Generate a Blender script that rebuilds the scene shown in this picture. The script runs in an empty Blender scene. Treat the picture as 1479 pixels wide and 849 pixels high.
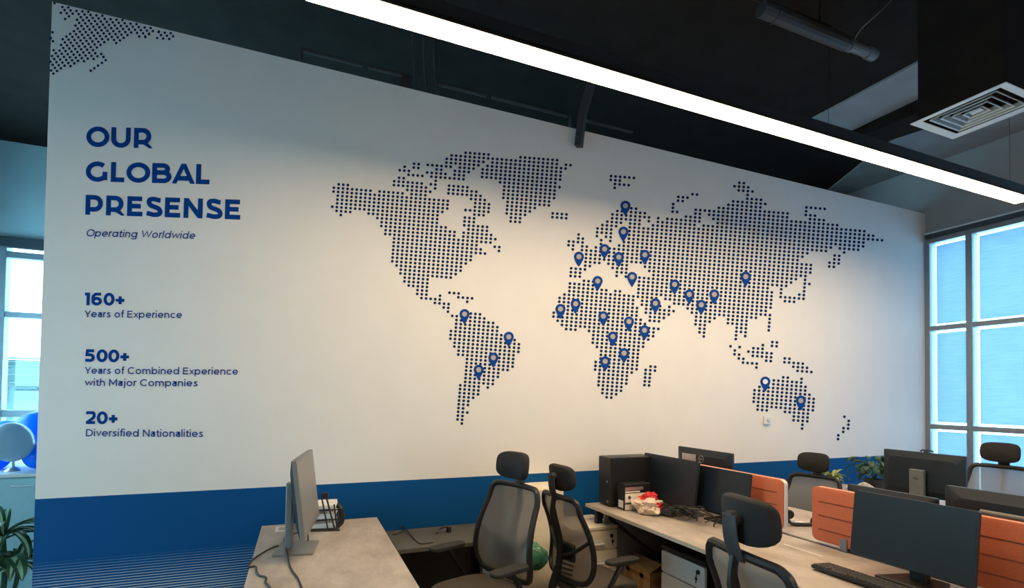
import bpy, bmesh, math, random
from mathutils import Vector, Matrix, noise
random.seed(7)
PI = math.pi
R = math.radians
scn = bpy.context.scene
col = scn.collection

# ------------------------------------------------------------------ camera
FPX, CPX, CPY, CAMH = 734.47, 739.5, 553.9, 1.60
YAW, PITCH, ROLL = R(22.499), R(1.2918), R(.7658)
fwd = Vector((math.sin(YAW)*math.cos(PITCH), math.cos(YAW)*math.cos(PITCH), math.sin(PITCH)))
rt = Vector((math.cos(YAW), -math.sin(YAW), 0)); up = rt.cross(fwd)
rt2 = rt*math.cos(ROLL) + up*math.sin(ROLL)
up2 = -rt*math.sin(ROLL) + up*math.cos(ROLL)
cam_d = bpy.data.cameras.new('camera'); cam = bpy.data.objects.new('camera', cam_d); col.objects.link(cam)
cam_d.sensor_width = 36; cam_d.lens = FPX/1479*36
cam_d.shift_y = (CPY-424.5)/1479
cam_d.clip_end = 300
m = Matrix.Identity(4)
for i in range(3):
    m[i][0] = rt2[i]; m[i][1] = up2[i]; m[i][2] = -fwd[i]
m[2][3] = CAMH
cam.matrix_world = m
scn.camera = cam

def ray(x, y): return rt2*((x-CPX)/FPX) + up2*((CPY-y)/FPX) + fwd
CO = Vector((0, 0, CAMH))
def on_y(x, y, Y): d = ray(x, y); return CO + d*(Y/d.y)
def on_x(x, y, X): d = ray(x, y); return CO + d*(X/d.x)
def on_z(x, y, Z): d = ray(x, y); return CO + d*((Z-CAMH)/d.z)

# ------------------------------------------------------------------ light and exposure
scn.view_settings.view_transform = 'Standard'
scn.view_settings.look = 'None'
scn.view_settings.gamma = 1
scn.view_settings.use_curve_mapping = False
scn.view_settings.exposure = 0.55
SKY = (0.46, 0.84, 1.0); SKY_STRENGTH = 7.0
LED_COLOR = (1.0, 0.74, 0.46); LED_STRENGTH = 42.0
w = bpy.data.worlds.new('sky'); scn.world = w; w.use_nodes = True
bg = w.node_tree.nodes['Background']; bg.inputs[0].default_value = (*SKY, 1); bg.inputs[1].default_value = SKY_STRENGTH

# ------------------------------------------------------------------ materials
def new_mat(name):
    m = bpy.data.materials.new(name); m.use_nodes = True
    return m, m.node_tree.nodes, m.node_tree.links, m.node_tree.nodes['Principled BSDF']
def mat(name, c, rough=.6, metal=0, var=.06, scale=30, spec=.5, bump=0, stretch=None, alpha=None, sheen=0):
    """procedural paint / plastic / fabric: base colour with a soft noise variation and optional bump"""
    m, N, L, b = new_mat(name)
    tc = N.new('ShaderNodeTexCoord'); mp = N.new('ShaderNodeMapping'); nz = N.new('ShaderNodeTexNoise'); rp = N.new('ShaderNodeValToRGB')
    L.new(tc.outputs['Object'], mp.inputs[0]); L.new(mp.outputs[0], nz.inputs['Vector'])
    if stretch: mp.inputs['Scale'].default_value = stretch
    nz.inputs['Scale'].default_value = scale; nz.inputs['Detail'].default_value = 3
    rp.color_ramp.elements[0].position = .3; rp.color_ramp.elements[1].position = .7
    rp.color_ramp.elements[0].color = (*[max(0, x*(1-var)) for x in c], 1)
    rp.color_ramp.elements[1].color = (*[min(1, x*(1+var)) for x in c], 1)
    L.new(nz.outputs['Fac'], rp.inputs[0]); L.new(rp.outputs[0], b.inputs['Base Color'])
    b.inputs['Roughness'].default_value = rough; b.inputs['Metallic'].default_value = metal
    b.inputs['Specular IOR Level'].default_value = spec
    if sheen: b.inputs['Sheen Weight'].default_value = sheen
    if bump:
        bp = N.new('ShaderNodeBump'); bp.inputs['Strength'].default_value = bump; bp.inputs['Distance'].default_value = .002
        L.new(nz.outputs['Fac'], bp.inputs['Height']); L.new(bp.outputs[0], b.inputs['Normal'])
    if alpha is not None: b.inputs['Alpha'].default_value = alpha
    return m

M = {}
M['wall'] = mat('white wall paint', (.80, .79, .76), .75, var=.015, scale=4)
M['greywall'] = mat('grey plaster', (.34, .34, .35), .8, var=.06, scale=3)
M['palewall'] = mat('pale plaster', (.52, .55, .57), .8, var=.03, scale=3)
M['black_ceiling'] = mat('black ceiling paint', (.020, .0175, .016), .95, var=.15, scale=5, spec=.08)
M['lit_ceiling'] = mat('window lit ceiling', (.27, .275, .285), .85, var=.10, scale=4)  # ceiling paint with the patches of window light put into its colour
M['bluewall'] = mat('pale blue plaster', (.50, .68, .74), .8, var=.03, scale=3)
M['carpet'] = mat('carpet', (.22, .195, .175), .95, var=.3, scale=220, bump=.4)
M['black'] = mat('black plastic', (.012, .013, .015), .42, var=.1)
M['blackmetal'] = mat('black powder coat', (.016, .017, .019), .5, var=.1)
M['darkgrey'] = mat('dark grey plastic', (.045, .047, .052), .5, var=.08)
M['navyblack'] = mat('screen glass', (.010, .016, .024), .38, var=.05, spec=.5)
M['monback'] = mat('monitor shell', (.011, .018, .026), .5, var=.06)
M['greyscreen'] = mat('pale reflecting screen', (.26, .26, .245), .42, var=.03)  # dark screen; the wall's reflection is put into this grey
M['silver'] = mat('silver plastic', (.25, .255, .25), .42, metal=.3, var=.04)
M['steel'] = mat('brushed steel', (.55, .56, .57), .35, metal=.8, var=.06)
M['greystand'] = mat('grey stand', (.16, .17, .18), .5, var=.06)
M['fabric'] = mat('black seat fabric', (.020, .020, .022), .9, var=.25, scale=300, bump=.3)
M['seatfabric'] = mat('brown grey seat fabric', (.085, .075, .066), .95, var=.2, scale=300, bump=.3)
M['cream'] = mat('cream laminate', (.86, .78, .63), .5, var=.03)
M['white'] = mat('white plastic', (.78, .78, .76), .45, var=.02)
M['paper'] = mat('paper', (.80, .80, .78), .8, var=.03)
M['orange'] = mat('orange felt', (.56, .145, .068), .9, var=.10, scale=160, bump=.25)
M['seam'] = mat('orange seam', (.20, .045, .022), .9, var=.1)
M['cardboard'] = mat('cardboard', (.55, .36, .18), .85, var=.12, scale=25)
M['tape'] = mat('packing tape', (.45, .24, .075), .3, var=.1, scale=12)
M['bluetext'] = mat('blue wall print', (.001, .052, .27), .8, var=.03, spec=.08)
M['dotblue'] = mat('navy wall print', (.002, .028, .105), .8, var=.03, spec=.08)
M['pinblue'] = mat('pin blue print', (.006, .06, .30), .8, var=.03, spec=.08)
M['pingrey'] = mat('pin centre grey print', (.42, .38, .34), .75, var=.03)
M['haloprint'] = mat('white print', (.80, .84, .84), .75, var=.02)
M['cable'] = mat('black cable', (.02, .018, .017), .5, var=.1)
M['green_bag'] = mat('green plastic bag', (.045, .20, .125), .35, var=.25, scale=18)
M['cloth'] = mat('cream cloth', (.74, .68, .60), .9, var=.05, scale=90, bump=.2)
M['leaf'] = mat('dark green leaf', (.020, .075, .030), .4, var=.35, scale=20)
M['leaf_light'] = mat('pale leaf stripe', (.36, .45, .26), .4, var=.2, scale=20)
M['leaf_yellow'] = mat('yellow green leaf', (.22, .27, .06), .45, var=.3, scale=30)
M['soil'] = mat('soil', (.03, .02, .013), .95, var=.4, scale=60)
M['pot'] = mat('off white ceramic', (.70, .68, .62), .4, var=.04)
def latex(name, c):
    m, N, L, b = new_mat(name); out = [n for n in N if n.type == 'OUTPUT_MATERIAL'][0]
    tc = N.new('ShaderNodeTexCoord'); nz = N.new('ShaderNodeTexNoise'); nz.inputs['Scale'].default_value = 6
    mr = N.new('ShaderNodeMapRange'); mr.inputs['To Min'].default_value = .40; mr.inputs['To Max'].default_value = .50
    t = N.new('ShaderNodeBsdfTranslucent'); t.inputs[0].default_value = (*c, 1); ms = N.new('ShaderNodeMixShader')
    b.inputs['Base Color'].default_value = (*c, 1); b.inputs['Roughness'].default_value = .25
    L.new(tc.outputs['Object'], nz.inputs['Vector']); L.new(nz.outputs['Fac'], mr.inputs['Value']); L.new(mr.outputs[0], ms.inputs[0])
    L.new(b.outputs[0], ms.inputs[1]); L.new(t.outputs[0], ms.inputs[2]); L.new(ms.outputs[0], out.inputs[0])
    return m
M['balloon_blue'] = latex('blue latex', (.005, .30, .97))
M['balloon_grey'] = latex('grey latex', (.42, .52, .60))
M['cabinetgrey'] = mat('pale teal laminate', (.40, .60, .66), .55, var=.03)
M['building'] = mat('pale stone', (.055, .095, .095), .9, var=.06, scale=.6)
M['bldglass'] = mat('far window glass', (.010, .030, .045), .2, var=.2, scale=.8)
M['alu'] = mat('painted aluminium', (.24, .28, .32), .45, metal=.2, var=.04)
M['aludark'] = mat('dark gasket', (.04, .055, .07), .6, var=.04)
M['diffwhite'] = mat('white diffuser paint', (.62, .72, .76), .5, var=.03)
M['armpad'] = mat('soft black armrest', (.020, .021, .022), .6, var=.08)
M['endpanel'] = mat('grey end panel', (.34, .36, .37), .6, var=.04)
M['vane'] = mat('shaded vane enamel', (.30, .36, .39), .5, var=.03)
M['red_film'] = mat('red plastic film', (.68, .03, .045), .3, var=.35, scale=14)
M['crumple'] = mat('clear crumpled film', (.55, .58, .58), .2, var=.35, scale=40)

# desk laminate: grey-beige cement wood with soft blotches and streaks
def laminate(name, a, b_, c):
    m, N, L, b = new_mat(name)
    tc = N.new('ShaderNodeTexCoord'); mp = N.new('ShaderNodeMapping'); mp.inputs['Scale'].default_value = (1.6, .7, 1)
    n1 = N.new('ShaderNodeTexNoise'); n1.inputs['Scale'].default_value = 5; n1.inputs['Detail'].default_value = 8; n1.inputs['Roughness'].default_value = .65
    r1 = N.new('ShaderNodeValToRGB'); e = r1.color_ramp.elements
    e[0].position = .28; e[0].color = (*a, 1); e[1].position = .74; e[1].color = (*c, 1); k = e.new(.5); k.color = (*b_, 1)
    n2 = N.new('ShaderNodeTexNoise'); n2.inputs['Scale'].default_value = 60; n2.inputs['Detail'].default_value = 4
    mx = N.new('ShaderNodeMixRGB'); mx.blend_type = 'MULTIPLY'; mx.inputs[0].default_value = .25
    L.new(tc.outputs['Object'], mp.inputs[0]); L.new(mp.outputs[0], n1.inputs['Vector']); L.new(n1.outputs['Fac'], r1.inputs[0])
    L.new(tc.outputs['Object'], n2.inputs['Vector']); L.new(r1.outputs[0], mx.inputs[1]); L.new(n2.outputs['Color'], mx.inputs[2])
    L.new(mx.outputs[0], b.inputs['Base Color']); b.inputs['Roughness'].default_value = .48
    return m
M['desk'] = laminate('cement grey laminate', (.35, .305, .26), (.50, .445, .395), (.66, .60, .55))
M['deskedge'] = mat('laminate edge', (.50, .45, .38), .5, var=.05)
M['shelf'] = laminate('dark grey laminate', (.085, .083, .070), (.11, .108, .092), (.14, .137, .12))

# blue band with thin pale lines that thicken towards the floor (a print)
m_, N, L, b = new_mat('blue wall band')
tc = N.new('ShaderNodeTexCoord'); sp = N.new('ShaderNodeSeparateXYZ'); L.new(tc.outputs['Object'], sp.inputs[0])
mu = N.new('ShaderNodeMath'); mu.operation = 'MULTIPLY'; mu.inputs[1].default_value = 1/.0164; L.new(sp.outputs['Z'], mu.inputs[0])
fr = N.new('ShaderNodeMath'); fr.operation = 'FRACT'; L.new(mu.outputs[0], fr.inputs[0])
mr = N.new('ShaderNodeMapRange'); mr.inputs['From Min'].default_value = .615; mr.inputs['From Max'].default_value = .30
mr.inputs['To Min'].default_value = 0; mr.inputs['To Max'].default_value = .62; L.new(sp.outputs['Z'], mr.inputs['Value'])
lt = N.new('ShaderNodeMath'); lt.operation = 'LESS_THAN'; L.new(fr.outputs[0], lt.inputs[0]); L.new(mr.outputs[0], lt.inputs[1])
mx = N.new('ShaderNodeMixRGB'); mx.inputs[1].default_value = (.002, .080, .26, 1); mx.inputs[2].default_value = (.42, .52, .60, 1)
L.new(lt.outputs[0], mx.inputs[0]); L.new(mx.outputs[0], b.inputs['Base Color']); b.inputs['Roughness'].default_value = .7; b.inputs['Specular IOR Level'].default_value = .15
M['band'] = m_

# window film: translucent, fine horizontal streaks
m_, N, L, b = new_mat('frosted window film')
N.remove(b); out = [n for n in N if n.type == 'OUTPUT_MATERIAL'][0]
tc = N.new('ShaderNodeTexCoord'); mp = N.new('ShaderNodeMapping'); mp.inputs['Scale'].default_value = (1, 3, 40)
nz = N.new('ShaderNodeTexNoise'); nz.inputs['Scale'].default_value = 2.2; nz.inputs['Detail'].default_value = 4
rp = N.new('ShaderNodeValToRGB'); rp.color_ramp.elements[0].position = .3; rp.color_ramp.elements[1].position = .72
rp.color_ramp.elements[0].color = (.34, .40, .50, 1); rp.color_ramp.elements[1].color = (.41, .47, .56, 1)
tr = N.new('ShaderNodeBsdfTranslucent'); df = N.new('ShaderNodeBsdfDiffuse'); df.inputs[0].default_value = (.30, .36, .40, 1)
ad = N.new('ShaderNodeMixShader'); ad.inputs[0].default_value = .25
L.new(tc.outputs['Object'], mp.inputs[0]); L.new(mp.outputs[0], nz.inputs['Vector']); L.new(nz.outputs['Fac'], rp.inputs[0]); L.new(rp.outputs[0], tr.inputs[0])
L.new(tr.outputs[0], ad.inputs[1]); L.new(df.outputs[0], ad.inputs[2]); L.new(ad.outputs[0], out.inputs[0])
M['film'] = m_
# clear pane: mostly transparent, a little mirror
m_, N, L, b = new_mat('clear window glass')
N.remove(b); out = [n for n in N if n.type == 'OUTPUT_MATERIAL'][0]
t = N.new('ShaderNodeBsdfTransparent'); t.inputs[0].default_value = (.90, .97, 1, 1); g = N.new('ShaderNodeBsdfGlossy'); g.inputs['Roughness'].default_value = .03
ms = N.new('ShaderNodeMixShader'); ms.inputs[0].default_value = .06
L.new(t.outputs[0], ms.inputs[1]); L.new(g.outputs[0], ms.inputs[2]); L.new(ms.outputs[0], out.inputs[0])
M['glass'] = m_
# see-through chair mesh: woven threads with open cells
def netting(name, c, cover):
    m, N, L, b = new_mat(name)
    out = [n for n in N if n.type == 'OUTPUT_MATERIAL'][0]
    tc = N.new('ShaderNodeTexCoord'); nz = N.new('ShaderNodeTexNoise'); nz.inputs['Scale'].default_value = 700
    mr = N.new('ShaderNodeMapRange'); mr.inputs['To Min'].default_value = cover-.1; mr.inputs['To Max'].default_value = cover+.1
    t = N.new('ShaderNodeBsdfTransparent'); ms = N.new('ShaderNodeMixShader')
    b.inputs['Base Color'].default_value = (*c, 1); b.inputs['Roughness'].default_value = .8
    L.new(tc.outputs['Object'], nz.inputs['Vector']); L.new(nz.outputs['Fac'], mr.inputs['Value']); L.new(mr.outputs[0], ms.inputs[0])
    tl = N.new('ShaderNodeBsdfTranslucent'); tl.inputs[0].default_value = (*c, 1); m2 = N.new('ShaderNodeMixShader'); m2.inputs[0].default_value = .45
    L.new(b.outputs[0], m2.inputs[1]); L.new(tl.outputs[0], m2.inputs[2])
    L.new(t.outputs[0], ms.inputs[1]); L.new(m2.outputs[0], ms.inputs[2]); L.new(ms.outputs[0], out.inputs[0])
    return m
M['net'] = netting('grey chair mesh', (.235, .205, .170), .86)
M['net_light'] = netting('pale chair mesh', (.32, .34, .35), .95)
# lamp diffuser
m_, N, L, b = new_mat('lit lamp diffuser')
N.remove(b); out = [n for n in N if n.type == 'OUTPUT_MATERIAL'][0]
em = N.new('ShaderNodeEmission'); em.inputs[0].default_value = (*LED_COLOR, 1); em.inputs[1].default_value = LED_STRENGTH
L.new(em.outputs[0], out.inputs[0]); M['led'] = m_
# red and white printed plastic bag
m_, N, L, b = new_mat('red and white plastic bag')
tc = N.new('ShaderNodeTexCoord'); nz = N.new('ShaderNodeTexNoise'); nz.inputs['Scale'].default_value = 9; nz.inputs['Detail'].default_value = 1.5
sp = N.new('ShaderNodeSeparateXYZ'); mr = N.new('ShaderNodeMapRange'); mr.inputs['From Min'].default_value = .02; mr.inputs['From Max'].default_value = .16; mr.inputs['To Min'].default_value = -.06; mr.inputs['To Max'].default_value = .14
ad = N.new('ShaderNodeMath'); ad.operation = 'ADD'; rp = N.new('ShaderNodeValToRGB'); rp.color_ramp.interpolation = 'CONSTANT'
rp.color_ramp.elements[0].color = (.80, .66, .56, 1); rp.color_ramp.elements[1].position = .56; rp.color_ramp.elements[1].color = (.70, .018, .03, 1)
L.new(tc.outputs['Object'], nz.inputs['Vector']); L.new(tc.outputs['Object'], sp.inputs[0]); L.new(sp.outputs['Z'], mr.inputs['Value'])
L.new(nz.outputs['Fac'], ad.inputs[0]); L.new(mr.outputs[0], ad.inputs[1]); L.new(ad.outputs[0], rp.inputs[0]); L.new(rp.outputs[0], b.inputs['Base Color'])
b.inputs['Roughness'].default_value = .3; M['redbag'] = m_

# ------------------------------------------------------------------ mesh helpers
class MB:
    def __init__(s): s.bm = bmesh.new()
    def face(s, pts, mi=0):
        vs = [s.bm.verts.new(p) for p in pts]
        try:
            f = s.bm.faces.new(vs); f.material_index = mi
        except ValueError: pass
    def box(s, a, b, bev=0, seg=2, rot=None, piv=None, mi=0):
        """axis box between corners a and b, edges rounded by bev, optionally rotated by matrix rot about piv"""
        t = bmesh.new(); bmesh.ops.create_cube(t, size=1)
        a, b = Vector(a), Vector(b); c = (a+b)/2; d = b-a
        for v in t.verts: v.co = Vector((v.co.x*d.x, v.co.y*d.y, v.co.z*d.z)) + c
        if bev: bmesh.ops.bevel(t, geom=list(t.edges), offset=bev, segments=seg, affect='EDGES', profile=.5)
        if rot:
            p = Vector(piv) if piv else c
            for v in t.verts: v.co = rot @ (v.co-p) + p
        s.merge(t, mi)
    def merge(s, t, mi=0):
        mp = {v: s.bm.verts.new(v.co) for v in t.verts}
        for f in t.faces:
            try:
                g = s.bm.faces.new([mp[v] for v in f.verts]); g.material_index = mi
            except ValueError: pass
        t.free()
    def rings(s, rings, closed=True, cap=True, loop=False, mi=0):
        vr = [[s.bm.verts.new(p) for p in r] for r in rings]
        n = len(vr[0])
        pairs = list(zip(vr, vr[1:])) + ([(vr[-1], vr[0])] if loop else [])
        for a, b in pairs:
            for i in range(n if closed else n-1):
                j = (i+1) % n
                try:
                    f = s.bm.faces.new((a[i], a[j], b[j], b[i])); f.material_index = mi
                except ValueError: pass
        if cap and not loop:
            for r in (vr[0][::-1], vr[-1]):
                try: s.bm.faces.new(r).material_index = mi
                except ValueError: pass
    def tube(s, pts, r, n=8, loop=False, cap=True, flat=1.0, mi=0):
        pts = [Vector(p) for p in pts]; k = len(pts); rr = r if isinstance(r, (list, tuple)) else [r]*k
        ref = None; rings = []
        for i, p in enumerate(pts):
            if loop: d = pts[(i+1) % k]-pts[i-1]
            else: d = pts[min(i+1, k-1)]-pts[max(i-1, 0)]
            d.normalize()
            if ref is None:
                ref = Vector((0, 0, 1)) if abs(d.z) < .9 else Vector((1, 0, 0))
            a = ref - d*ref.dot(d)
            if a.length < 1e-5: a = d.orthogonal()
            a.normalize(); ref = a; b = d.cross(a)
            rings.append([p + (a*math.cos(2*PI*j/n) + b*math.sin(2*PI*j/n)*flat)*rr[i] for j in range(n)])
        s.rings(rings, True, cap, loop, mi)
    def lathe(s, prof, c=(0, 0, 0), n=24, axis='z', mi=0):
        c = Vector(c); rings = []
        for r, h in prof:
            rr = []
            for j in range(n):
                a = 2*PI*j/n
                if axis == 'z': v = Vector((r*math.cos(a), r*math.sin(a), h))
                elif axis == 'x': v = Vector((h, r*math.cos(a), r*math.sin(a)))
                else: v = Vector((r*math.sin(a), h, r*math.cos(a)))
                rr.append(c+v)
            rings.append(rr)
        s.rings(rings, True, True, False, mi)
    def sheet(s, f, nu, nv, mi=0):
        g = [[s.bm.verts.new(f(i/nu, j/nv)) for j in range(nv+1)] for i in range(nu+1)]
        for i in range(nu):
            for j in range(nv):
                fc = s.bm.faces.new((g[i][j], g[i+1][j], g[i+1][j+1], g[i][j+1])); fc.material_index = mi
    def build(s, name, mats, parent=None, smooth=False, loc=None, rotz=0, solid=0, subsurf=0, angle=40):
        me = bpy.data.meshes.new(name)
        bmesh.ops.recalc_face_normals(s.bm, faces=s.bm.faces[:])
        s.bm.to_mesh(me); s.bm.free()
        for k in (mats if isinstance(mats, (list, tuple)) else [mats]): me.materials.append(M[k])
        if smooth:
            me.polygons.foreach_set('use_smooth', [True]*len(me.polygons))
            me.set_sharp_from_angle(angle=R(angle))
        o = bpy.data.objects.new(name, me); col.objects.link(o)
        if parent is not None: o.parent = parent
        if loc is not None: o.location = loc
        o.rotation_euler.z = rotz
        if solid:
            md = o.modifiers.new('thickness', 'SOLIDIFY'); md.thickness = solid; md.offset = 0
        if subsurf:
            md = o.modifiers.new('smooth', 'SUBSURF'); md.levels = subsurf; md.render_levels = subsurf
        return o

def tag(o, label, cat, group=None):
    o['label'] = label; o['category'] = cat
    if group: o['group'] = group
    return o
def thing(name, label, cat, loc=(0, 0, 0), rotz=0, group=None):
    o = bpy.data.objects.new(name, None); col.objects.link(o); o.empty_display_size = .1
    o.location = loc; o.rotation_euler.z = rotz
    return tag(o, label, cat, group)
def struct(o): o['kind'] = 'structure'; return o
def copy_tree(o, parent=None):
    c = o.copy(); col.objects.link(c)
    if parent is not None: c.parent = parent
    for ch in list(o.children): copy_tree(ch, c)
    return c
def crom(pts, n=6, loop=False):
    P = [Vector(p) for p in pts]; k = len(P); out = []
    for i in range(k if loop else k-1):
        if loop: a, b, c, d = P[i-1], P[i], P[(i+1) % k], P[(i+2) % k]
        else: a, b, c, d = P[max(i-1, 0)], P[i], P[i+1], P[min(i+2, k-1)]
        for j in range(n):
            t = j/n
            out.append(.5*((2*b) + (c-a)*t + (2*a-5*b+4*c-d)*t*t + (3*b-a-3*c+d)*t**3))
    if not loop: out.append(P[-1])
    return out
def rrect(w, h, r, n=5):
    """outline of a rounded rectangle centred on 0, ccw"""
    out = []
    for cx, cy, a0 in ((w/2-r, h/2-r, 0), (-w/2+r, h/2-r, 90), (-w/2+r, -h/2+r, 180), (w/2-r, -h/2+r, 270)):
        for i in range(n+1):
            a = R(a0+90*i/n); out.append((cx+r*math.cos(a), cy+r*math.sin(a)))
    return out

# ------------------------------------------------------------------ room shell
WY = 3.72           # face of the printed wall
XL, XR, YB, YF, ZC = -3.4, 6.9, 7.6, -5.0, 4.45
WL, WT, BAND = -1.385, 3.85, .972
def slab(name, a, b, m): q = MB(); q.box(a, b); return struct(q.build(name, m))
slab('floor', (XL-.2, YF-.2, -.15), (XR+.2, YB+.2, 0), 'carpet')
q = MB(); q.box((WL, WY, 0), (XR, WY+.12, WT)); wall = struct(q.build('wall_back', 'wall'))
q = MB(); q.box((WL, WY-.002, .0), (XR, WY, BAND)); struct(q.build('trim_1', 'band'))
WZ0, WZ1, WZ2 = .60, 2.15, 2.95
q = MB(); q.box((XL-.2, YF, 0), (XL, YB, WZ0)); q.box((XL-.2, YF, WZ2), (XL, YB, ZC))
for y0, y1, z1 in ((YF, .5, WZ0), (.5, 2.75, WZ1), (2.75, 4.5, WZ0), (7.0, YB, WZ0)): q.box((XL-.2, y0, z1), (XL, y1, WZ2))
struct(q.build('wall_left', 'palewall'))
for n_, y0, y1, z1 in (('fill_window_3', .5, 2.75, WZ1), ('fill_window_4', 4.5, 7.0, WZ2)):  # unseen windows added in the left wall for cool fill daylight
    q = MB()
    for k in range(3): y = y0+(y1-y0)*k/2; q.box((XL-.12, y-.03, WZ0), (XL-.02, y+.03, z1), .004)
    for z in (WZ0+.02, 1.6, z1-.02): q.box((XL-.12, y0, z-.03), (XL-.03, y1, z+.03), .004)
    w3 = struct(q.build(n_, 'alu'))
    q = MB(); q.box((XL-.13, y0, WZ0), (XL-.12, y1, z1)); q.build('pane', 'glass', w3)
slab('wall_front', (XL, YF-.2, 0), (XR, YF, ZC), 'palewall')
slab('ceiling', (XL-.2, YF-.2, ZC), (XR+.3, YB+.3, ZC+.2), 'black_ceiling')
# pale soffit panels whose colour stands for window light on the dark ceiling
q = MB(); q.box((4.72, 2.0, ZC-.02), (5.30, 3.66, ZC)); struct(q.build('ceiling_1', 'lit_ceiling'))
q = MB(); q.rings([[(5.72, -5, z), (XR, -5, z), (XR, 5.2, z), (6.72, 5.0, z), (6.02, 3.75, z), (5.72, 3.1, z)] for z in (ZC-.02, ZC)]); struct(q.build('ceiling_2', 'lit_ceiling'))
# pale beam beyond the top of the printed wall
slab('trim_2', (5.9, 4.55, 3.95), (XR, 4.8, 4.28), 'palewall')

# right wall: bulkhead over a glazed front
ZT, ZS = 3.50, .25
q = MB(); q.box((XR, YF, ZT), (XR+.25, YB, ZC)); q.box((XR, YF, 0), (XR+.25, WY+.12, ZS)); q.box((XR, WY+.02, 0), (XR+.25, YB, ZT)); struct(q.build('wall_right', 'greywall'))
ycuts = [3.70, 3.285, 2.06, .84, -.38, -1.60, -2.82, -4.04, -4.98]
zcuts = [ZS, 1.295, 2.455, ZT]
q = MB()
for i, y in enumerate(ycuts): q.box((XR-.02, y-.03, ZS), (XR+.10, y+.03, ZT), .004)
for z in zcuts: q.box((XR-.015, YF, z-.028), (XR+.09, 3.70, z+.028), .004)
win = struct(q.build('window_1', 'alu'))
q = MB(); q.box((XR-.05, YF, ZT+.03), (XR-.001, 3.70, ZT+.075)); struct(q.build('trim_3', 'aludark'))
q = MB(); q.box((XR-.07, YF, ZT+.075), (XR-.001, 3.70, ZT+.09)); struct(q.build('trim_4', 'diffwhite'))
q = MB(); q.box((XR+.10, YF, ZS), (XR+.112, 3.70, ZT)); q.build('pane', 'glass', win)
for y0, y1 in zip(ycuts[1:], ycuts):
    for z0, z1 in zip(zcuts, zcuts[1:]):
        q = MB(); q.box((XR+.06, y0+.062, z0+.055), (XR+.063, y1-.062, z1-.055)); q.build('film', 'film', win)

# far wall with its own windows, seen past the left end of the printed wall
q = MB(); q.box((XL, YB, 3.33), (XR, YB+.25, ZC)); q.box((XL, YB, 0), (XR, YB+.25, .55)); q.box((-.6, YB, .55), (XR, YB+.25, 3.33)); struct(q.build('wall_far', 'bluewall'))
q = MB()
for x in (-3.205, -1.9, -.63): q.box((x-.035, YB+.02, .55), (x+.035, YB+.14, 3.33), .004)
for z, h in ((.58, .06), (1.31, .08), (2.455, .065), (3.15, .075)): q.box((XL, YB+.03, z-h/2), (-.6, YB+.13, z+h/2), .004)
w2 = struct(q.build('window_2', 'alu'))
q = MB(); q.box((XL, YB+.135, .55), (-.6, YB+.145, 3.33)); q.build('pane', 'glass', w2)
q = MB(); q.box((XL, YB-.06, 3.215), (-.6, YB-.001, 3.335)); struct(q.build('trim_5', 'aludark'))

# building across the street
b0 = thing('office_building', 'pale stone building across the street, seen through the left window', 'building', (-22, 60, -24))
q = MB(); q.box((-26, 0, 0), (20, 14, 28.2)); q.build('wall', 'building', b0)
for z, h, d in ((28.28, .14, .5), (28.0, .10, .35), (27.62, .05, .25), (26.80, .12, .45), (26.12, .08, .3)):
    q = MB(); q.box((-26.4, -d, z), (20, .2, z+h)); q.build('cornice', 'building', b0)
q = MB()
for i in range(30):
    for z in (27.71, 27.40): q.box((-26+i*1.5, -.02, z), (-24.85+i*1.5, .05, z+.13))
q.build('balustrade', 'bldglass', b0)
for r_ in range(2):
    for i in range(10):
        x = -8.2+(i//2)*2.1+(i % 2)*.80; z = 24.45-r_*4
        q = MB(); q.box((x-.06, -.10, z-.12), (x+.72, .05, z)); q.box((x-.06, -.25, z+1.12), (x+.72, .05, z+1.28)); q.box((x-.06, -.06, z), (x, .1, z+1.12)); q.box((x+.66, -.06, z), (x+.72, .1, z+1.12))
        f = q.build('window', 'building', b0)
        q = MB(); q.box((x, -.03, z), (x+.66, .0, z+1.12)); q.build('pane', 'bldglass', f)

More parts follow.
